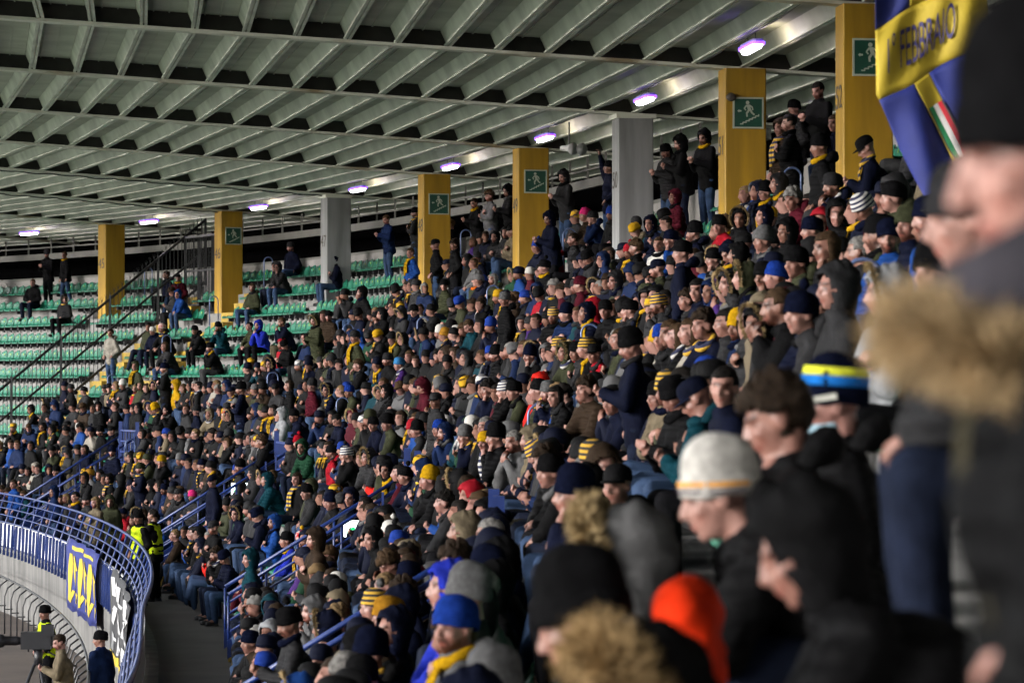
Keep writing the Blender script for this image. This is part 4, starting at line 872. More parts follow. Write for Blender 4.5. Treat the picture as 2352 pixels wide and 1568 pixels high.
# ---------------- seats
def seat_shell():
    """one-piece plastic bucket: pan with rolled front, curved back"""
    prof = [(.21, .385), (.225, .405), (.20, .42), (.05, .41), (-.08, .405), (-.135, .43), (-.165, .51), (-.185, .62), (-.19, .70), (-.20, .725)]
    xs = [-.215, -.17, -.08, 0, .08, .17, .215]; vs_ = []; n = len(xs)
    for t in (0, 1):
        for q_, (y, z) in enumerate(prof):
            top = max(0, (q_ - 5) / 4.0)
            for x in xs:
                w = 1 - .26 * top * top; e = abs(x) / .215; dy = .045 * e * e * (1 if q_ > 4 else .2); dz = .03 * e * e * (q_ in (2, 3, 4)) - .085 * top * top * e * e * (q_ > 7)
                o_ = .014 if t else 0; vs_.append((x * w, y + dy - (o_ if q_ > 4 else 0), z + dz - (o_ if q_ <= 4 else 0)))
    m_ = len(prof); fs = []
    for i in range(m_ - 1):
        for j in range(n - 1):
            a = i * n + j; b = m_ * n + a; fs.append((a, a + 1, a + n + 1, a + n)); fs.append((b, b + n, b + n + 1, b + 1))
    for j in range(n - 1): fs.append((j, m_ * n + j, m_ * n + j + 1, j + 1)); a = (m_ - 1) * n + j; fs.append((a, a + 1, m_ * n + a + 1, m_ * n + a))
    for i in range(m_ - 1):
        a = i * n; fs.append((a, a + n, m_ * n + a + n, m_ * n + a)); a = i * n + n - 1; fs.append((a, m_ * n + a, m_ * n + a + n, a + n))
    return MB().add(vs_, fs).mesh('shell', True)
SH = seat_shell(); SH.materials.append(M['seat_green'])
pl_ = MB().ell((0, -.150, .60), (.024, .006, .032), 10, 5, Matrix.Rotation(R(8), 3, 'X')); PLATE = pl_.mesh('number_plate', True); PLATE.materials.append(M['seat_dot'])
lg_ = MB().box(-.03, .03, -.12, .10, .28, .385).box(-.05, .05, -.16, -.10, .23, .395); BRKT = lg_.mesh('bracket'); BRKT.materials.append(M['black_metal'])
M['seat_yellow'] = mat('seat_yellow', (.4, .27, .008), .4, noise=.15)
SEATP = .0535; seat_grid = [(i, k) for i in range(NROW) for k in np.arange(-3.3, 8.6, SEATP)]
empty_seats = []; hidden = []
occ = {}
for p in people: occ.setdefault(p['i'], []).append(p['k'])
for (i, k) in seat_grid:
    if blocked(i, k): continue
    a = proj(seat_pos(i, k) + Vector((0, 0, .6)))
    if a[0] < -40 or a[0] > 2400 or a[1] > 1650 or a[2] < 12: continue
    j = int(a[1] * sx_); l = int(a[0] * sx_); s = FPX / a[2] * sx_; free = not any(abs(k - k2) < .036 for k2 in occ.get(i, []))
    r = max(1, int(.2 * s)); w = idb[max(0, j - r):j + r, max(0, l - r):l + r]; w = w[(w < 0) | (w >= 0)] if w.size else w
    vis = float((w < 0).mean()) if w.size else 0
    (empty_seats if free and vis > .25 else hidden).append((i, k, vis * s * s))
empty_seats.sort(key=lambda e: -e[2]); hidden += empty_seats[290:]; empty_seats = empty_seats[:290]
NTH = ['first', 'second', 'third', 'fourth', 'fifth', 'sixth', 'seventh', 'eighth', 'ninth', 'tenth', 'eleventh', 'twelfth', 'thirteenth', 'fourteenth', 'fifteenth', 'sixteenth', 'seventeenth', 'eighteenth', 'nineteenth', 'twentieth', 'last']
byz = {}
for e in empty_seats: byz.setdefault((e[0], zone(e[1])), []).append(e)
for (i, zn), es in byz.items():
    for n_, (_, k, w) in enumerate(sorted(es, key=lambda e: proj(seat_pos(e[0], e[1]))[0])):
        s = empty('stadium_seat', seat_pos(i, k), rz_of(nrm(k)) + random.uniform(-.04, .04)); o = link('shell', SH, None, s); link('number_plate', PLATE, None, o); link('bracket', BRKT, None, s)
        tag(s, 'empty green seat, %s from the left in %s row %s' % (NTH[min(n_, 20)], ORD[i], zn), 'seat', 'empty green seats')
hb = MB(); sv = [v.co.copy() for v in SH.vertices]; sf = [tuple(p.vertices) for p in SH.polygons]
for i, k, w in hidden:
    Mx = Matrix.Translation(seat_pos(i, k)) @ Matrix.Rotation(rz_of(nrm(k)), 4, 'Z'); hb.add([Mx @ v for v in sv], sf)
if hidden: o = hb.build('seats', M['seat_green'], None, True); tag(o, 'rows of green plastic seats under and between the seated crowd', 'seats', kind='stuff')
for n_, (i, k) in enumerate(HOOPS):
    s = empty('handrail', pt(k, rowq(i) + .25, rowz(i)), rz_of(nrm(k))); w = .13
    pts = [(0, -w, 0), (0, -w, .90)] + [(0, -w * math.cos(a), .90 + .13 * math.sin(a)) for a in np.linspace(.3, math.pi - .3, 7)] + [(0, w, .90), (0, w, 0)]
    MB().tube(pts, .016, 8).build('hoop', M['grey_tube'], s, True)
    for yy in (-w, w): MB().tube([(0, yy, .001), (0, yy, .02)], .05, 10).build('foot_plate', M['grey_tube'], s)
    tag(s, 'blue grey tube handrail hoop in the %s row %s' % (ORD[i], zone(k)), 'handrail', 'handrail hoops in the aisles')
# ================================================================== the nearest people, one by one
def find_k(y, q): 
    ks_ = np.arange(-6, 3, .005); return float(min(ks_, key=lambda k: abs(pt(k, q).y - y)))
def closeup(row, y, look, pose, label, u=None, sc=1.0, yaw=0.0, beard=0, voxel=.009, puff=1.2, longer=0.0, extras=None):
    """a figure with its own mesh; u nudges it sideways on its row towards that picture column"""
    J = joints(**pose); kd = pose['kind']; q = rowq(row) - (.12 if kd == 'sit' else -.1); k = find_k(y, q); loc = pt(k, q, rowz(row)); rz = rz_of(nrm(k)) + yaw
    if u is not None:
        hd = Matrix.Translation(loc) @ Matrix.Rotation(rz, 4, 'Z') @ Matrix.Scale(sc, 4) @ J['Mh'].translation; want = (u - PW / 2) / FPX * hd.y
        loc = loc + Vector((max(-.32, min(.32, want - hd.x)), 0, 0))
    nm = 'closeup%d' % len(LIB)
    LIB[nm] = dict(J=J, kind=kd, body=body_mesh(J, voxel, 9000, beard), jacket=jacket_mesh(J, .015, 4000, len(LIB), kd, puff, longer), trousers=trouser_mesh(J, .018, 2000, len(LIB)))
    L = rand_look(); L.update(dict(scarf=None, down=True, quilt=True, tails=False)); L.update(look)
    if L['head'] == 'hood': L['hatc'] = L.get('hoodc', L['jacket'])
    r_ = put_person(nm, L, loc, rz, sc, label, 'spectators in the blurred foreground'); 
    if extras: extras(r_, J)
    return r_
SUBOF = {'hat_stripe': 'beanie', 'hat_label': 'beanie', 'patch': 'beanie', 'fur_trim': 'hood', 'zip': 'jacket', 'badge': 'jacket', 'drawstring': 'jacket', 'toggle': 'jacket'}
def part(root, name, me, mtl, mx=None, color=None):
    o = bpy.data.objects.new(name, me); COL.objects.link(o); par = root; mx = mx or Matrix()
    for ch in root.children:
        if ch.name.split('.')[0] == SUBOF.get(name): par = ch; mx = ch.matrix_basis.inverted() @ mx; break
    o.parent = par
    if not me.materials: me.materials.append(M[mtl])
    o.material_slots[0].link = 'OBJECT'; o.material_slots[0].material = M[mtl]
    if mx is not None: o.matrix_local = mx
    if color: o.color = (*color, 1)
    return o
def fur_collar(path, rad, hair, n, seed, w=.007):
    """a fat roll of fur along a path: core plus short tapered hairs"""
    mb = MB(); path = [Vector(p) for p in path]; mb.tube(path, [rad * .8] * len(path), 10); r_ = np.random.default_rng(seed)
    for _ in range(n):
        t = r_.uniform(0, len(path) - 1.001); i = int(t); c = path[i].lerp(path[i + 1], t - i); tg = (path[i + 1] - path[i]).normalized(); d = Vector(r_.normal(size=3)); d = (d - tg * d.dot(tg)).normalized(); d2 = (d + Vector(r_.normal(size=3)) * .35).normalized()
        b = d.cross(d2 if abs(d.dot(d2)) < .98 else tg).normalized() * w; b2 = d.cross(b.normalized()) * w; c = c + d * rad * .75; L = hair * r_.uniform(.6, 1.3); mb.add([c + b, c - b * .5 + b2, c - b * .5 - b2, c + d2 * L], [(0, 1, 3), (1, 2, 3), (2, 0, 3)])
    return mb.mesh('fur')
NEARHAT = 'spectators in the blurred foreground'
def ex_giant(root, J):
    ring = [J['Mt'] @ Vector((.175 * math.cos(a), .175 * math.sin(a) + .02, -.095 + .11 * math.sin(a))) for a in np.linspace(0, 2 * math.pi, 26)]
    part(root, 'fur_collar', fur_collar(ring, .03, .04, 5200, 3, .005), 'fur_m', None, (.30, .215, .12))
    ring = [J['Mt'] @ Vector((.108 * math.cos(a), .112 * math.sin(a) + .015, .045 - .03 * math.sin(a))) for a in np.linspace(0, 2 * math.pi, 20)]
    mb = MB(); mb.tube(ring, .062, 12); part(root, 'collar', mb.mesh('collar', True), 'cloth', None, (.030, .028, .034))
    for dx, L in ((-.05, .30), (.05, .34)):
        c = [J['Mt'] @ Vector((dx, .15, -.06)), J['Mt'] @ Vector((dx, .185, -.16)), J['Mt'] @ Vector((dx, .19, -.1 - L))]; mb = MB(); mb.tube(c, .004, 6); part(root, 'drawstring', mb.mesh('drawstring', True), 'cloth', None, (.05, .045, .03))
        mb = MB(); mb.ell(c[2], (.016, .014, .025), 10, 8); part(root, 'toggle', mb.mesh('toggle', True), 'cloth', None, (.22, .12, .03))
closeup(5, 3.25, dict(head='slouch', hatc='black', jacket='black', pants='black trousers', skin=(.29, .16, .135)), dict(kind='stand', lean=14, hyaw=6, hpitch=14, arms=('belly', 'pocket')), 'tall person in black beanie and fur collar standing at the right edge', u=2420, sc=.925, puff=1.5, longer=.28, voxel=.007, extras=ex_giant)
def ex_zip(root, J):
    c = [J['Mt'] @ Vector((.0, .155, -.02)), J['Mt'] @ Vector((0, .178, -.14)), J['Mt'] @ Vector((0, .185, -.26)), J['Mt'] @ Vector((0, .178, -.38))]; mb = MB(); mb.tube(c, .012, 8); part(root, 'zip', mb.mesh('zip', True), 'cloth', None, (.75, .10, .03))
    mb = MB(); mb.ell(J['Mt'] @ Vector((.02, .18, -.40)), (.022, .015, .022), 10, 8); part(root, 'badge', mb.mesh('badge', True), 'cloth', None, (.5, .52, .58))
closeup(6, 7.4, dict(head='beanie', hatc='charcoal', jacket='charcoal', quilt=True, pants='dark jeans'), dict(kind='sit', lean=26, hyaw=0, hpitch=10, arms='knee', legs='wide'), 'seated person in slate quilted jacket with an orange zip and dark jeans', u=2230, sc=.94, puff=1.3, extras=ex_zip)
def ex_mask(root, J):
    me = shell(.062, .064, .05, -.075, lambda p: p.y > .0, .006, 20, 10, cy=.032); part(root, 'face_mask', me, 'cloth', J['Mh'].copy(), (.28, .42, .50))
def ex_band(root, J):
    for nm, z0, z1, c in (('yellow_band', .098, .128, (.55, .58, .04)), ('blue_band', .064, .098, (.012, .13, .45))):
        mb = MB(); rr = {.064: 1.09, .098: 1.06, .128: 1.0}; lathe(mb, [(rr[z0] - .02, z0), (rr[z0] + .012, z0), (rr[z0] + .01 if z1 < .1 else rr[z1] + .03, z1), (rr[z1] - .03, z1)], .084, .107, 28); o = part(root, 'hat_stripe', tilt(mb.mesh(nm, True), 14), 'knit', J['Mh'].copy(), c); o['label'] = nm.replace('_band', ' stripe round the beanie')
    mb = MB(); mb.box(-.045, .045, -.010, .010, 0, .004); part(root, 'hat_label', mb.mesh('hat_label'), 'knit', J['Mh'] @ frame_mat((-.0905, .035, .032), (-.30, -.95, 0), (0, .0, 1)), (.4, .4, .36))
def ex_blue(root, J): ex_mask(root, J); ex_band(root, J)
closeup(5, 11.2, dict(head='slouch', hatc='navy', jacket='black', pants='dark jeans'), dict(kind='sit', lean=9, hyaw=4, hpitch=10, arms='pocket'), 'seated person in navy beanie with yellow and blue stripes and lowered face mask', u=1912, sc=1.0, extras=ex_blue)
def ex_cup(root, J):
    W = J['W'][-1]; d = (J['W'][-1] - J['E'][-1]).normalized(); c = W + d * .09 + Vector((.0, .035, .02)); mb = MB(); mb.tube([c - Vector((0, .0, .03)), c + Vector((0, .0, .07))], [.032, .04], 14); part(root, 'paper_cup', mb.mesh('paper_cup', True), 'cloth', None, (.45, .55, .6))
closeup(5, 9.9, dict(head='curly', jacket='black', pants='black trousers', hairc=HAIRS[1]), dict(kind='sit', lean=14, hyaw=0, hpitch=20, arms=('chin', 'lap')), 'young seated person with curly brown hair drinking from a paper cup', u=1785, sc=.98, extras=None)
def ex_white(root, J):
    for z0, z1, c in ((.030, .043, (.60, .26, .03)), (.012, .020, (.05, .035, .05))):
        mb = MB(); lathe(mb, [(1.10, z0), (1.128, z0), (1.128, z1), (1.10, z1)], .084, .107, 28); part(root, 'hat_stripe', tilt(mb.mesh('hat_stripe', True), 14), 'knit', J['Mh'].copy(), c)
closeup(5, 9.0, dict(head='slouch', hatc='white', jacket='black', pants='dark jeans'), dict(kind='sit', lean=50, hyaw=4, hpitch=16, arms='knee'), 'person leaning forward in a white beanie with an orange stripe', u=1650, sc=.97, extras=ex_white)
def ex_red(root, J):
    mb = MB(); mb.ell((.05, .080, .045), (.024, .022, .024), 12, 8); part(root, 'patch', tilt(mb.mesh('patch', True), 14), 'knit', J['Mh'].copy(), (.5, .03, .035))
    mb = MB(); mb.ell(J['Mt'] @ Vector((0, -.235, .155)), (.13, .085, .085), 18, 12); mb.ell(J['Mt'] @ Vector((0, -.24, .03)), (.14, .07, .13), 18, 12); mb.ell(J['Mt'] @ Vector((0, -.15, .0)), (.15, .10, .06), 18, 12); me = obj_mods(mb, .014, 2, 900); crumple(me, .005, 30, 2); part(root, 'hood', me, 'cloth', None, (.45, .022, .004))
closeup(4, 7.9, dict(head='slouch', hatc='black', jacket='black', pants='black trousers'), dict(kind='sit', lean=8, hyaw=-16, hpitch=22, arms='lap'), 'person in black beanie with red patch and a lowered orange hood', u=1335, sc=1.05, extras=ex_red)
def ex_fur(root, J): part(root, 'fur_trim', fur_collar([J['Mh'] @ Vector((.118 * math.cos(a), .058 + .02 * math.sin(a), .03 + .14 * math.sin(a))) for a in np.linspace(-.3 * math.pi, 1.3 * math.pi, 22)], .025, .04, 2600, 9), 'fur_m', None, (.26, .19, .10))
def ex_fur2(root, J): part(root, 'fur_trim', fur_collar([J['Mh'] @ Vector((.118 * math.cos(a), .045 + .02 * math.sin(a), .02 + .13 * math.sin(a))) for a in np.linspace(-.4 * math.pi, 1.4 * math.pi, 24)], .045, .055, 3600, 19, .005), 'fur_m', None, (.26, .175, .085))
closeup(4, 6.5, dict(head='hood', jacket='black', hoodc='black', pants='black trousers'), dict(kind='sit', lean=6, hyaw=20, hpitch=18, arms='lap'), 'person under a black hood with thick tan fur at the bottom edge', u=1490, sc=.99, extras=ex_fur2)
closeup(4, 9.7, dict(head='hood', jacket='charcoal', hoodc='grey', pants='dark jeans'), dict(kind='sit', lean=2, hyaw=-12, hpitch=12, arms='lap'), 'person under a raised grey hood with tan fur edge', u=1440, sc=1.08, extras=ex_fur)
closeup(3, 12.2, dict(head='hood', jacket='navy', hoodc='navy', pants='dark jeans'), dict(kind='sit', lean=12, hyaw=0, hpitch=10, arms='pocket'), 'person in navy jacket with raised hood at the bottom edge', u=1075, sc=1.0)
closeup(3, 9.0, dict(head='slouch', hatc='navy', jacket='navy', pants='dark jeans'), dict(kind='sit', lean=0, hyaw=0, hpitch=10, arms='knee'), 'person in navy coat and beanie cut by the bottom edge', u=1180, sc=1.1)
closeup(3, 13.0, dict(head='slouch', hatc='grey', jacket='charcoal', pants='dark jeans'), dict(kind='sit', lean=10, hyaw=10, hpitch=14, arms='lap'), 'person in a grey slouching beanie low beside the blue post', u=1130, sc=1.0)
closeup(5, 6.6, dict(head='hood', jacket='black', hoodc='black', pants='black trousers'), dict(kind='sit', lean=44, hyaw=0, hpitch=24, arms='knee'), 'person in black hood bent forward beside the white beanie', u=1850, sc=.9)
# ================================================================== railings, stair openings, fences, banners, flag
def slope_z(q): return rowz((8.6 - q) / TREAD)
BP = M['blue_paint']
M['exit_white'] = mat('lit_exit_panel', (.8, .85, .85), .4, emis=(.85, 1.0, .95), estr=1.0); M['exit_print'] = mat('lit_exit_print', (.01, .22, .08), .5, emis=(.0, .25, .07), estr=.8)
VW = ['nearest', 'second', 'third', 'farthest']
for n_, (c, h) in enumerate(VOMS):
    root = empty('stair_opening', pt(c, 7.6, ZW)); tag(root, '%s blue railed stair opening cut into the lower rows' % VW[n_], 'stair opening', 'stair openings in the lower rows')
    mb = MB(); strip(mb, 8.2, VQ1, ZW - .3, ZW - .005, c - h, c + h); child(mb.build('landing', M['walk']), root)
    mb = MB(); strip(mb, VQ1, VQ1 - .15, ZW, slope_z(VQ1) + .1, c - h, c + h); child(mb.build('head_wall', M['yellow_step']), root)
    mb = MB(); strip(mb, VQ1 + .02, VQ1 + .002, ZW, ZW + 1.5, c - h * .7, c + h * .7); child(mb.build('doorway', M['dark']), root)  # flat black panel paints the darkness of the passage
    for sgn in (-1, 1):
        k = c + sgn * (h + .004); t = tng(k)
        a0 = pt(k, 9.05, ZW); a1 = pt(k, VQ1, ZW); b0 = pt(k, 9.05, ZW + .35); b1 = pt(k, VQ1, slope_z(VQ1) + .30); tt = t * .06 * sgn
        child(MB().hexa([a0, a0 + tt, a1 + tt, a1, b0, b0 + tt, b1 + tt, b1]).build('side_wall', M['yellow_step']), root)
        # blue stringer plate on the side wall, then railing
        s0 = pt(k, 9.12, ZW + .22) - tt * .2; s1 = pt(k, VQ1 - .05, slope_z(VQ1) + .17) - tt * .2; u_ = Vector((0, 0, .26)); w_ = tt * 1.6
        child(MB().hexa([s0, s0 + w_, s1 + w_, s1, s0 + u_, s0 + w_ + u_, s1 + w_ + u_, s1 + u_]).build('stringer', BP), root)
        for dz in (.62, .92, 1.22):
            p0 = pt(k, 9.1, ZW + .02 + dz) + tt * .5; p1 = pt(k, VQ1 - .1, slope_z(VQ1) - .02 + dz) + tt * .5; child(MB().tube([p0, p1], .028 if dz > 1.1 else .018, 8).build('rail', BP, None, True), root)
        for f in np.linspace(0, 1, 6):
            q = 9.1 + (VQ1 - .1 - 9.1) * f; zb = ZW + (slope_z(VQ1) - ZW) * f; p0 = pt(k, q, zb + .3) + tt * .5; p1 = pt(k, q, zb + 1.22) + tt * .5; child(MB().tube([p0, p1], .02, 6).build('post', BP, None, True), root)
    # lattice guard over the head of the opening
    z0 = slope_z(VQ1) + .12; z1 = z0 + 1.25
    for f in np.linspace(-1, 1, 7): p = pt(c + h * f, VQ1 - .12, z0); q_ = pt(c + h * f, VQ1 - .12, z1); child(MB().bar(p, q_, .045, .045, 0, (0, 1, 0)).build('lattice_bar', BP), root)
    for f in np.linspace(0, 1, 5): p = pt(c - h - .004, VQ1 - .12, z0 + (z1 - z0) * f); q_ = pt(c + h + .004, VQ1 - .12, z0 + (z1 - z0) * f); child(MB().bar(p, q_, .05, .04).build('lattice_bar', BP), root)
    for f in (-1, 1): p = pt(c + (h + .006) * f, VQ1 - .12, z0 - .1); child(MB().bar(p, p + Vector((0, 0, 1.45)), .10, .10, 0, (0, 1, 0)).build('corner_post', BP), root)
    for f in np.linspace(.12, .88, 4):  # guard returns down the near side
        q = VQ1 - .12 + f * .9; p = pt(c - h - .012, q, z0 - f * .5); child(MB().bar(p, p + Vector((0, 0, 1.05)), .035, .035, 0, (0, 1, 0)).build('lattice_bar', BP), root)
    if n_ in (1, 2):
        sg = empty('exit_lamp'); k = c + h * 1.05; sg.matrix_world = frame_mat(pt(k, VQ1 + .75, slope_z(VQ1) + .30), -nrm(k), (0, 0, 1))
        flat([[(-.17, -.12), (.17, -.12), (.17, .12), (-.17, .12)]], .05, 'lit_panel', M['exit_white'], sg)
        flat([seg(-.12, -.06, -.02, .02, .035), seg(-.02, .02, -.02, -.06, .03), seg(.05, -.05, .13, -.05, .02), seg(.05, -.05, .05, .06, .02), seg(.05, .06, .13, .06, .02), seg(.13, -.05, .13, .06, .02)], .056, 'pictogram', M['exit_print'], sg)
        tag(sg, 'lit white and green exit sign in the %s stair opening' % VW[n_], 'exit sign', 'lit exit signs')
# yellow half steps in the aisles by the black fence and by pillar 46
for ak, nm in ((AISLES[0], 'black fence'), (AISLES[1], 'pillar forty-six')):
    root = empty('aisle_stairs', pt(ak, 4)); tag(root, 'yellow edged concrete aisle stairs beside the %s' % nm, 'stairs', 'aisle stairs')
    for i in range(2, NROW):
        mb = MB(); strip(mb, rowq(i) + .4 + .36, rowq(i) + .402, rowz(i - 1) + .004, rowz(i - 1) + RISE / 2, ak - .055, ak + .055); child(mb.build('half_step', M['yellow_step']), root)
        mb = MB(); strip(mb, rowq(i) + .408, rowq(i) + .402 - .02, rowz(i - 1) + RISE / 2 + .002, rowz(i) + .006, ak - .055, ak + .055); child(mb.build('step_edge', M['yellow_step']), root)
# black spiked fence down the slope and along the top
root = empty('spiked_fence', pt(FENCE_K, 4, slope_z(4))); tag(root, 'tall black metal fence with spiked top running down the slope', 'fence')
BM = M['black_metal']; FT = 2.45
def fz(q): return slope_z(q) + .1
for dz, r in ((FT - .12, .035), (FT * .53, .03), (.22, .035)): child(MB().bar(pt(FENCE_K, -1.3, fz(-1.3) + dz), pt(FENCE_K, 9.0, fz(9.0) + dz), r * 1.6, r * 2).build('rail', BM), root)
qs_ = np.arange(-1.3, 9.0, .145)
for j, q in enumerate(qs_):
    b_ = MB(); p0 = pt(FENCE_K, q, fz(q) + .1); p1 = pt(FENCE_K, q, fz(q) + FT); big = j % 12 == 0
    b_.bar(p0, p1, .07 if big else .02, .07 if big else .02, 0, (0, 1, 0))
    for s in (-1, 0, 1): b_.tube([p1, p1 + Vector((.05 * s, .02 * s, .17 if s == 0 else .13))], [.010, .003], 4)
    child(b_.build('fence_post' if big else 'fence_bar', BM), root)
root = empty('top_fence', pt(6.2, -.9, 2.7)); tag(root, 'black barred fence along the top row beside pillar forty-six', 'fence')
QT = -.55
for z, r in ((5.05, .03), (3.9, .025), (2.75, .03)): child(MB().bar(pt(FENCE_K, QT, z), pt(5.56 + .5, QT, z), r * 2, r * 2).build('rail', BM), root)
for j, k in enumerate(np.linspace(FENCE_K, 6.06, 28)):
    big = j % 9 == 0; child(MB().bar(pt(k, QT, 2.5), pt(k, QT, 5.12 if big else 5.05), .07 if big else .018, .07 if big else .018, 0, (0, 1, 0)).build('fence_post' if big else 'fence_bar', BM), root)
# blue front railing on the parapet
root = empty('front_railing', pf(1.5, 10.7, ZW)); tag(root, 'curved blue railing with flat uprights along the front walkway', 'railing')
K0, K1 = -2.2, 5.2
M['white_board'] = mat('white_board', (.6, .6, .62), .6, noise=.15)
mb = MB(); strip(mb, 10.86, 10.82, ZW + .15, ZW + .78, K0, K1, .05, P=pf); child(mb.build('backing_board', M['white_board']), root)
for k in np.arange(K0, K1, .07):
    n = nrm(k); t = tng(k); c0 = pf(k, 11.02, ZW - .05); c1 = pf(k, 10.98, ZW + .80)
    child(MB().bar(c0, c1, .02, .06, 0, n).build('upright', BP), root)
for j, (dq, dz) in enumerate(((10.97, .84), (10.92, 1.02), (10.86, 1.20), (10.79, 1.38), (10.71, 1.56))):
    mb = MB(); mb.tube([pf(k, dq, ZW + dz) for k in np.arange(K0, K1, .05)], .026 if j == 4 else .016, 6); child(mb.build('rail', BP, None, True), root)
for k in np.arange(K0 + .1, K1, .16):
    mb = MB(); mb.tube([pf(k, 10.96, ZW + .1), pf(k, 10.96, ZW + .82), pf(k, 10.70, ZW + 1.56)], .024, 6); child(mb.build('post', BP, None, True), root)
# banners hung on it
def banner(k0, k1, z0, z1, name, base, polys, mtl, lab, extra=None):
    n = 24; root = empty(name, pf((k0 + k1) / 2, 11.1, z0)); nv = 8; vs_ = []; fs = []
    def P(s, t, off=0.0):
        k = k0 + (k1 - k0) * s; z = z0 + (z1 - z0) * t; return pf(k, 11.10 + .03 * math.sin(s * 19 + t * 3) + .012 * math.sin(t * 9 + s * 40) - .28 * max(0, (z - ZW - .82)) + off, z + .03 * math.sin(s * 31) * (1 - t))
    for i in range(n + 1):
        for j in range(nv + 1): vs_.append(P(i / n, j / nv))
    for i in range(n):
        for j in range(nv): a = i * (nv + 1) + j; fs.append((a, a + nv + 1, a + nv + 2, a + 1))
    me = MB().add(vs_, fs); o = child(me.build('cloth', base, None, True), root); so = o.modifiers.new('s', 'SOLIDIFY'); so.thickness = .004
    mb = MB()
    for pl in polys:    # painted shapes: fine strips laid on the cloth
        (x0, y0), (x1, y1), w = pl; d = math.hypot(x1 - x0, y1 - y0); nx, ny = -(y1 - y0) / d * w / 2, (x1 - x0) / d * w / 2; m_ = max(2, int(d / .04))
        for a in range(m_):
            f0, f1 = a / m_, (a + 1) / m_; A = (x0 + (x1 - x0) * f0, y0 + (y1 - y0) * f0); B = (x0 + (x1 - x0) * f1, y0 + (y1 - y0) * f1)
            mb.add([P(A[0] + nx, A[1] + ny, .014), P(A[0] - nx, A[1] - ny, .014), P(B[0] - nx, B[1] - ny, .014), P(B[0] + nx, B[1] + ny, .014)], [(0, 1, 2, 3)])
    child(mb.build('lettering', mtl), root); 
    if extra: child(extra(P).build('stripe', M['flag_yellow']), root)
    tag(root, lab, 'banner', 'banners on the front railing'); return root
M['flag_blue'] = mat('flag_blue', (.005, .014, .15), .75, noise=.3, nscale=3, bump=.2, bscale=12); M['flag_yellow'] = mat('flag_yellow', (.42, .31, .018), .75, noise=.15, nscale=3, bump=.2, bscale=12)
M['banner_grey'] = mat('banner_black', (.03, .03, .035), .75, noise=.4, nscale=5); M['banner_white'] = mat('banner_white', (.4, .4, .41), .75, noise=.2)
def rail_k(u, far=True):
    ks_ = np.arange(.35, 4.5, .005); us = np.array([proj(pf(k, 11.05, ZW + .5))[0] for k in ks_]); kmax = ks_[int(np.argmax(us))]
    sel = ks_ >= kmax; return float(ks_[sel][int(np.argmin(abs(us[sel] - u)))])
ka, kb = rail_k(228), rail_k(160)
gl = []   # blackletter-like strokes
for i, x in enumerate((.1, .26, .42, .58, .74, .9)): gl += [((x, .12), (x, .80), .07), ((x, .80), (x + .09, .62), .05), ((x, .12), (x + .08, .30), .05)]
gl += [((.12, .90), (.5, .92), .05), ((.55, .9), (.85, .88), .04)]
banner(kb, ka, ZW - .62, ZW + 1.0, 'blue_banner', M['flag_blue'], gl, M['flag_yellow'], 'blue cloth banner with tall yellow lettering tied to the front railing')
ka, kb = rail_k(312), rail_k(262); gl = []; rr_ = random.Random(5)
for i, x in enumerate((.08, .2, .32, .44, .56, .68, .8, .92)):
    for j, y in enumerate((.12, .42, .72)): gl += [((x, y), (x + rr_.uniform(-.04, .04), y + .2), .05), ((x, y + .2 * rr_.random()), (x + .08, y + .2 * rr_.random()), .035)]
def ylw(P):
    m = MB(); 
    for a in range(12): m.add([P(a / 12, .0, .016), P((a + 1) / 12, .0, .016), P((a + 1) / 12, .10, .016), P(a / 12, .10, .016)], [(0, 1, 2, 3)])
    return m
banner(kb, ka, ZW - .8, ZW + .95, 'black_banner', M['banner_grey'], gl, M['banner_white'], 'black cloth banner with white lettering near the bend of the railing', ylw)
# bent steel barrier at ground level along the wall
root = empty('ground_barrier', pf(2.5, 12, -6.2)); tag(root, 'low dark steel barrier with bent uprights along the foot of the wall', 'barrier')
for k in np.arange(.2, 4.6, .15):
    mb = MB(); G = -6.2; pts = [pf(k, 12.0, G), pf(k, 12.0, G + .95), pf(k, 11.93, G + 1.15), pf(k, 11.75, G + 1.28)]; mb.tube(pts, .018, 6); mb.tube([pf(k, 12.0, G + .62), pf(k, 11.8, G + .62)], .015, 5); child(mb.build('upright', BM, None, True), root)
for q, z in ((11.75, 1.28),): mb = MB(); mb.tube([pf(k, q, -6.2 + z) for k in np.arange(.2, 4.6, .1)], .026, 6); child(mb.build('top_rail', BM, None, True), root)
# ---------------- stewards, people by the railing and on the ground
def stand_at(u, v, q, zfloor, pose, lk, lab, yaw=0.0, group='people standing by the railing', klo=.7, h=1.63):
    ks_ = np.arange(klo, 6.5, .01); b = min(ks_, key=lambda k: (lambda p: (p[0] - u) ** 2 + (p[1] - v) ** 2)(proj(pt(k, q, zfloor) + Vector((0, 0, h))))); b = float(b)
    L = rand_look(); L.update(dict(scarf=None, down=False)); L.update(lk); 
    if L['head'] == 'hood': L['hatc'] = L['jacket']
    return put_person(pose, L, pt(b, q, zfloor), rz_of(nrm(b)) + yaw, 1.0, lab, group)
HV = dict(vest=True, jacket='black', pants='black trousers', quilt=False)
M['reflective'] = mat('reflective_tape', (.5, .52, .5), .35)
stand_at(330, 1175, 9.9, ZW, 'stand_pocket', dict(HV, head='beanie', hatc='black'), 'steward in hi-vis yellow vest and black beanie on the walkway', .5, 'stewards in hi-vis vests')
stand_at(352, 1190, 9.5, ZW, 'stand_cross', dict(HV, head='short'), 'bareheaded steward in hi-vis yellow vest beside the seats', -.6, 'stewards in hi-vis vests')
stand_at(252, 1165, 9.6, ZW, 'stand_down', dict(head='hood', jacket='olive', pants='black trousers', quilt=False), 'standing person in long olive parka behind the blue banner', .9)
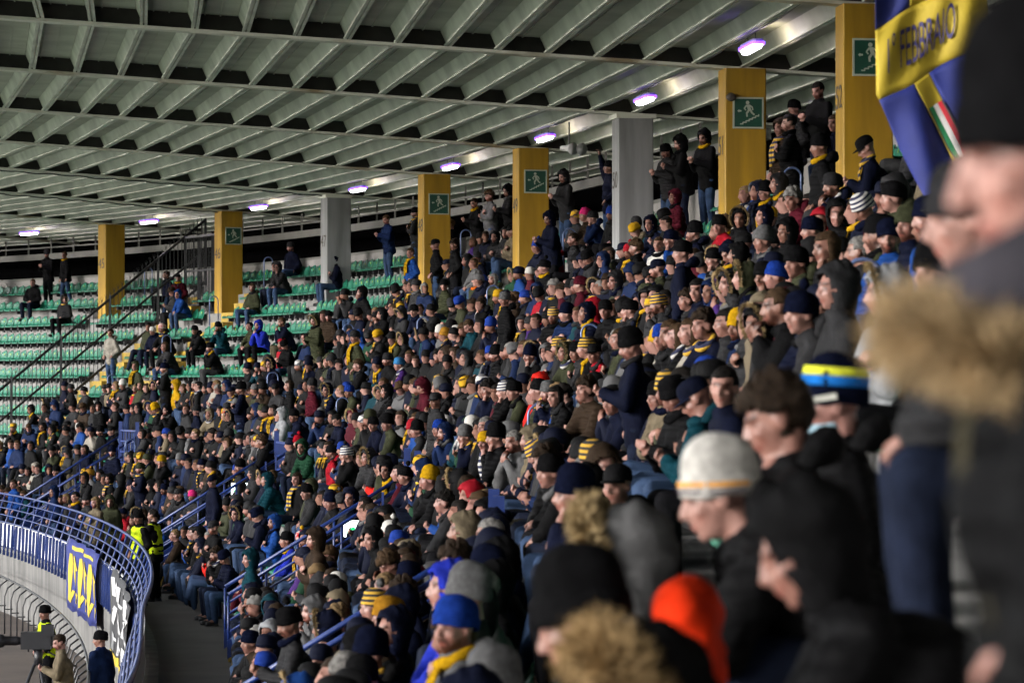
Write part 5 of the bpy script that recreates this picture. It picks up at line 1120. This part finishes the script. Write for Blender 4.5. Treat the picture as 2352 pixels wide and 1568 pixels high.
for u, lk, lab, y_ in ((205, dict(head='long', jacket='beige', hairc=HAIRS[4]), 'fair haired person in beige coat leaning at the railing', .4), (185, dict(head='beanie', hatc='charcoal', jacket='charcoal'), 'person in charcoal jacket leaning at the blue railing', .2), (160, dict(head='short', jacket='navy', scarf='yellow', tails=False), 'person in navy jacket and yellow scarf at the railing', .2), (110, dict(head='hood', jacket='dark blue'), 'hooded person in dark blue jacket at the railing', .1), (20, dict(head='short', jacket='bright blue', quilt=True), 'person in bright blue jacket at the railing by the edge', .3)):
    stand_at(u, 1210, 10.0, ZW, 'stand_cross' if u % 2 else 'stand_pocket', lk, lab, y_)
p_ = stand_at(520, 585, -.95, rowz(12), 'stand_pocket', dict(HV, head='beanie', hatc='navy'), 'steward in hi-vis vest on the top row by pillar forty-six', .3, 'stewards in hi-vis vests', 5.6)
def on_ground(u, v, y, pose, lk, lab, yaw):
    x = (u - PW / 2) / FPX * y; L = rand_look(); L.update(dict(scarf=None, down=False)); L.update(lk); return put_person(pose, L, (x, y, .0), yaw, 1.0, lab, 'people on the ground by the pitch')
on_ground(110, 1416, 57.0, 'stand_pocket', dict(HV, head='beanie', hatc='black'), 'steward in hi-vis yellow vest standing on the ground below the wall', R(120))
on_ground(150, 1520, 50.5, 'stand_hold', dict(head='short', jacket='beige', pants='black trousers', hairc=HAIRS[1]), 'camera operator in beige jacket with headphones at the bottom edge', R(100))
on_ground(238, 1510, 51.0, 'stand_down', dict(head='beanie', hatc='black', jacket='dark blue', pants='black trousers'), 'person in black beanie and dark blue jacket at the bottom edge', R(60))
# television camera on its tripod
y = 51.5; x = (82 - PW / 2) / FPX * y; root = empty('television_camera', (x, y, 0), R(95)); tag(root, 'black television camera on tripod by the pitch', 'camera')
mb = MB(); mb.box(-.10, .10, -.25, .22, 1.45, 1.72).box(-.08, .08, -.40, -.25, 1.50, 1.66); mb.build('camera_body', BM, root)
mb = MB(); mb.tube([(0, .22, 1.58), (0, .30, 1.58), (0, .48, 1.58), (0, .49, 1.58), (0, .62, 1.58)], [.06, .075, .075, .10, .12], 14); mb.build('lens', BM, root, True)
mb = MB(); mb.box(-.14, -.10, -.30, -.10, 1.66, 1.84); mb.build('viewfinder', BM, root)
mb = MB(); mb.tube([(0, -.05, 1.2), (0, -.05, 1.45)], .07, 12); mb.build('pan_head', BM, root, True)
mb = MB(); mb.tube([(.06, -.2, 1.4), (.12, -.65, 1.15)], .015, 6); mb.build('pan_handle', BM, root, True)
for a in (90, 210, 330): mb = MB(); mb.tube([(.05 * math.cos(R(a)), -.05 + .05 * math.sin(R(a)), 1.22), (.55 * math.cos(R(a)), -.05 + .55 * math.sin(R(a)), .01)], .028, 8); mb.build('leg', BM, root, True)

# ---------------- flag with yellow cross, held up by a standing person
FY = 22.0; px = FY / FPX
O_ = Vector(((2012 - PW / 2) * px, FY, CAMZ + (HORIZON - 150) * px)); fa = Vector((262 * px, .06, 150 * px)); fb = Vector((66 * px, -.04, -202 * px))
def FP(s, t, off=0.0):
    g_ = max(0, t - .35) * 1.45; return O_ + fa * s + Vector((fb.x * g_, fb.y * t, fb.z * t)) + Vector((0, -off - .035 * math.sin(9 * s - 2.2 * t + 1) - .02 * math.sin(17 * s + 5 * t) - .03 * t * math.sin(14 * s), .012 * math.sin(11 * s + 4 * t)))
def flag_patch(s0, s1, t0, t1, name, mtl, off=0.0, ns=10, nt=10):
    vs_ = []; fs = []
    for i in range(ns + 1):
        for j in range(nt + 1): vs_.append(FP(s0 + (s1 - s0) * i / ns, t0 + (t1 - t0) * j / nt, off))
    for i in range(ns):
        for j in range(nt): a = i * (nt + 1) + j; fs.append((a, a + nt + 1, a + nt + 2, a + 1))
    o = MB().add(vs_, fs).build(name, mtl, None, True); so = o.modifiers.new('s', 'SOLIDIFY'); so.thickness = .003; so.offset = 0; return child(o, flag)
flag = empty('flag', O_); tag(flag, 'blue flag with yellow cross, lettering and tricolour shield held up', 'flag')
S0, S1 = .31, .45; T1 = 1.75
for s0, s1, t0, t1, m_ in ((0, S0, -1.5, -.42, 'flag_blue'), (S1, 1.0, -1.5, -.42, 'flag_blue'), (0, S0, .42, T1, 'flag_blue'), (S1, 1.0, .42, T1, 'flag_blue')): flag_patch(s0, s1, t0, t1, 'blue_field', M[m_], 0, 16, 16)
flag_patch(0, 1.0, -.42, .42, 'cross_arm', M['flag_yellow'], 0, 36, 12); flag_patch(S0, S1, -1.5, -.42, 'cross_arm', M['flag_yellow'], 0, 6, 16); flag_patch(S0, S1, .42, T1, 'cross_arm', M['flag_yellow'], 0, 12, 40)
me = font_mesh('1° FEBBRAIO', 1.0, 'lettering'); xs_ = [v.co.x for v in me.vertices]; x0_, x1_ = min(xs_), max(xs_); ys_ = [v.co.y for v in me.vertices]; y0_, y1_ = min(ys_), max(ys_)
for v in me.vertices: p = FP(.10 + (v.co.x - x0_) / (x1_ - x0_) * .60, .20 - (v.co.y - y0_) / (y1_ - y0_) * .44, .026 if v.co.z > 0 else .022); v.co = p
child(link('lettering', me, mat('marker_ink', (.02, .015, .09), .7)), flag)
M['it_green'] = mat('shield_green', (.01, .20, .07), .7); M['it_white'] = mat('shield_white', (.7, .7, .68), .7); M['it_red'] = mat('shield_red', (.5, .015, .03), .7)
def shield(col, a, b, m_, off_=.022):
    mb = MB(); sc_ = (S0 + S1) / 2; n = 14; vs_ = []; fs = []
    for j in range(n + 1):
        f = j / n; w = .055 * (1 if f < .62 else math.sqrt(max(0, 1 - ((f - .62) / .38) ** 2)) * 1.0); t = .74 + .66 * f
        vs_ += [FP(sc_ + w * a, t, off_), FP(sc_ + w * b, t, off_)]
    for j in range(n): fs.append((2 * j, 2 * j + 1, 2 * j + 3, 2 * j + 2))
    child(mb.add(vs_, fs).build(col, m_), flag)
shield('shield_border', -1.2, -1.0, M['ink']); shield('shield_border', 1.0, 1.2, M['ink'])
shield('green_stripe', -1, -.36, M['it_green']); shield('white_stripe', -.36, .36, M['it_white']); shield('red_stripe', .36, 1, M['it_red'])
L = rand_look(); L.update(dict(jacket='navy', head='beanie', hatc='navy', scarf=None, down=False)); k = find_k(FY + .35, rowq(7)); p = pt(k, rowq(7) - .1, rowz(7)); p.x = (2175 - PW / 2) / FPX * p.y; put_person('stand_raise', L, p, rz_of(nrm(k)) + R(10), 1.0, 'standing person holding up the flag by its edge', 'spectators in the stand')

# loudspeakers hung from the roof by pillar 50
c = pt(2.28, .35, 5.22); root = empty('loudspeaker', c, heading(2.3) + .4); tag(root, 'pair of small white horn loudspeakers under the roof by pillar fifty', 'loudspeaker')
for dx, a in ((-.13, .5), (.13, -.4)):
    mb = MB(); mb.tube([(dx, .12, 0), (dx, 0, 0), (dx + .04 * a, -.14, -.02), (dx + .06 * a, -.22, -.03)], [.05, .05, .09, .13], 12); mb.build('horn', M['white_board'], root, True)
mb = MB(); mb.tube([(0, .06, .06), (0, .06, .52)], .018, 6); mb.build('bracket', M['black_metal'], root)
bpy.data.scenes.remove(_bench)
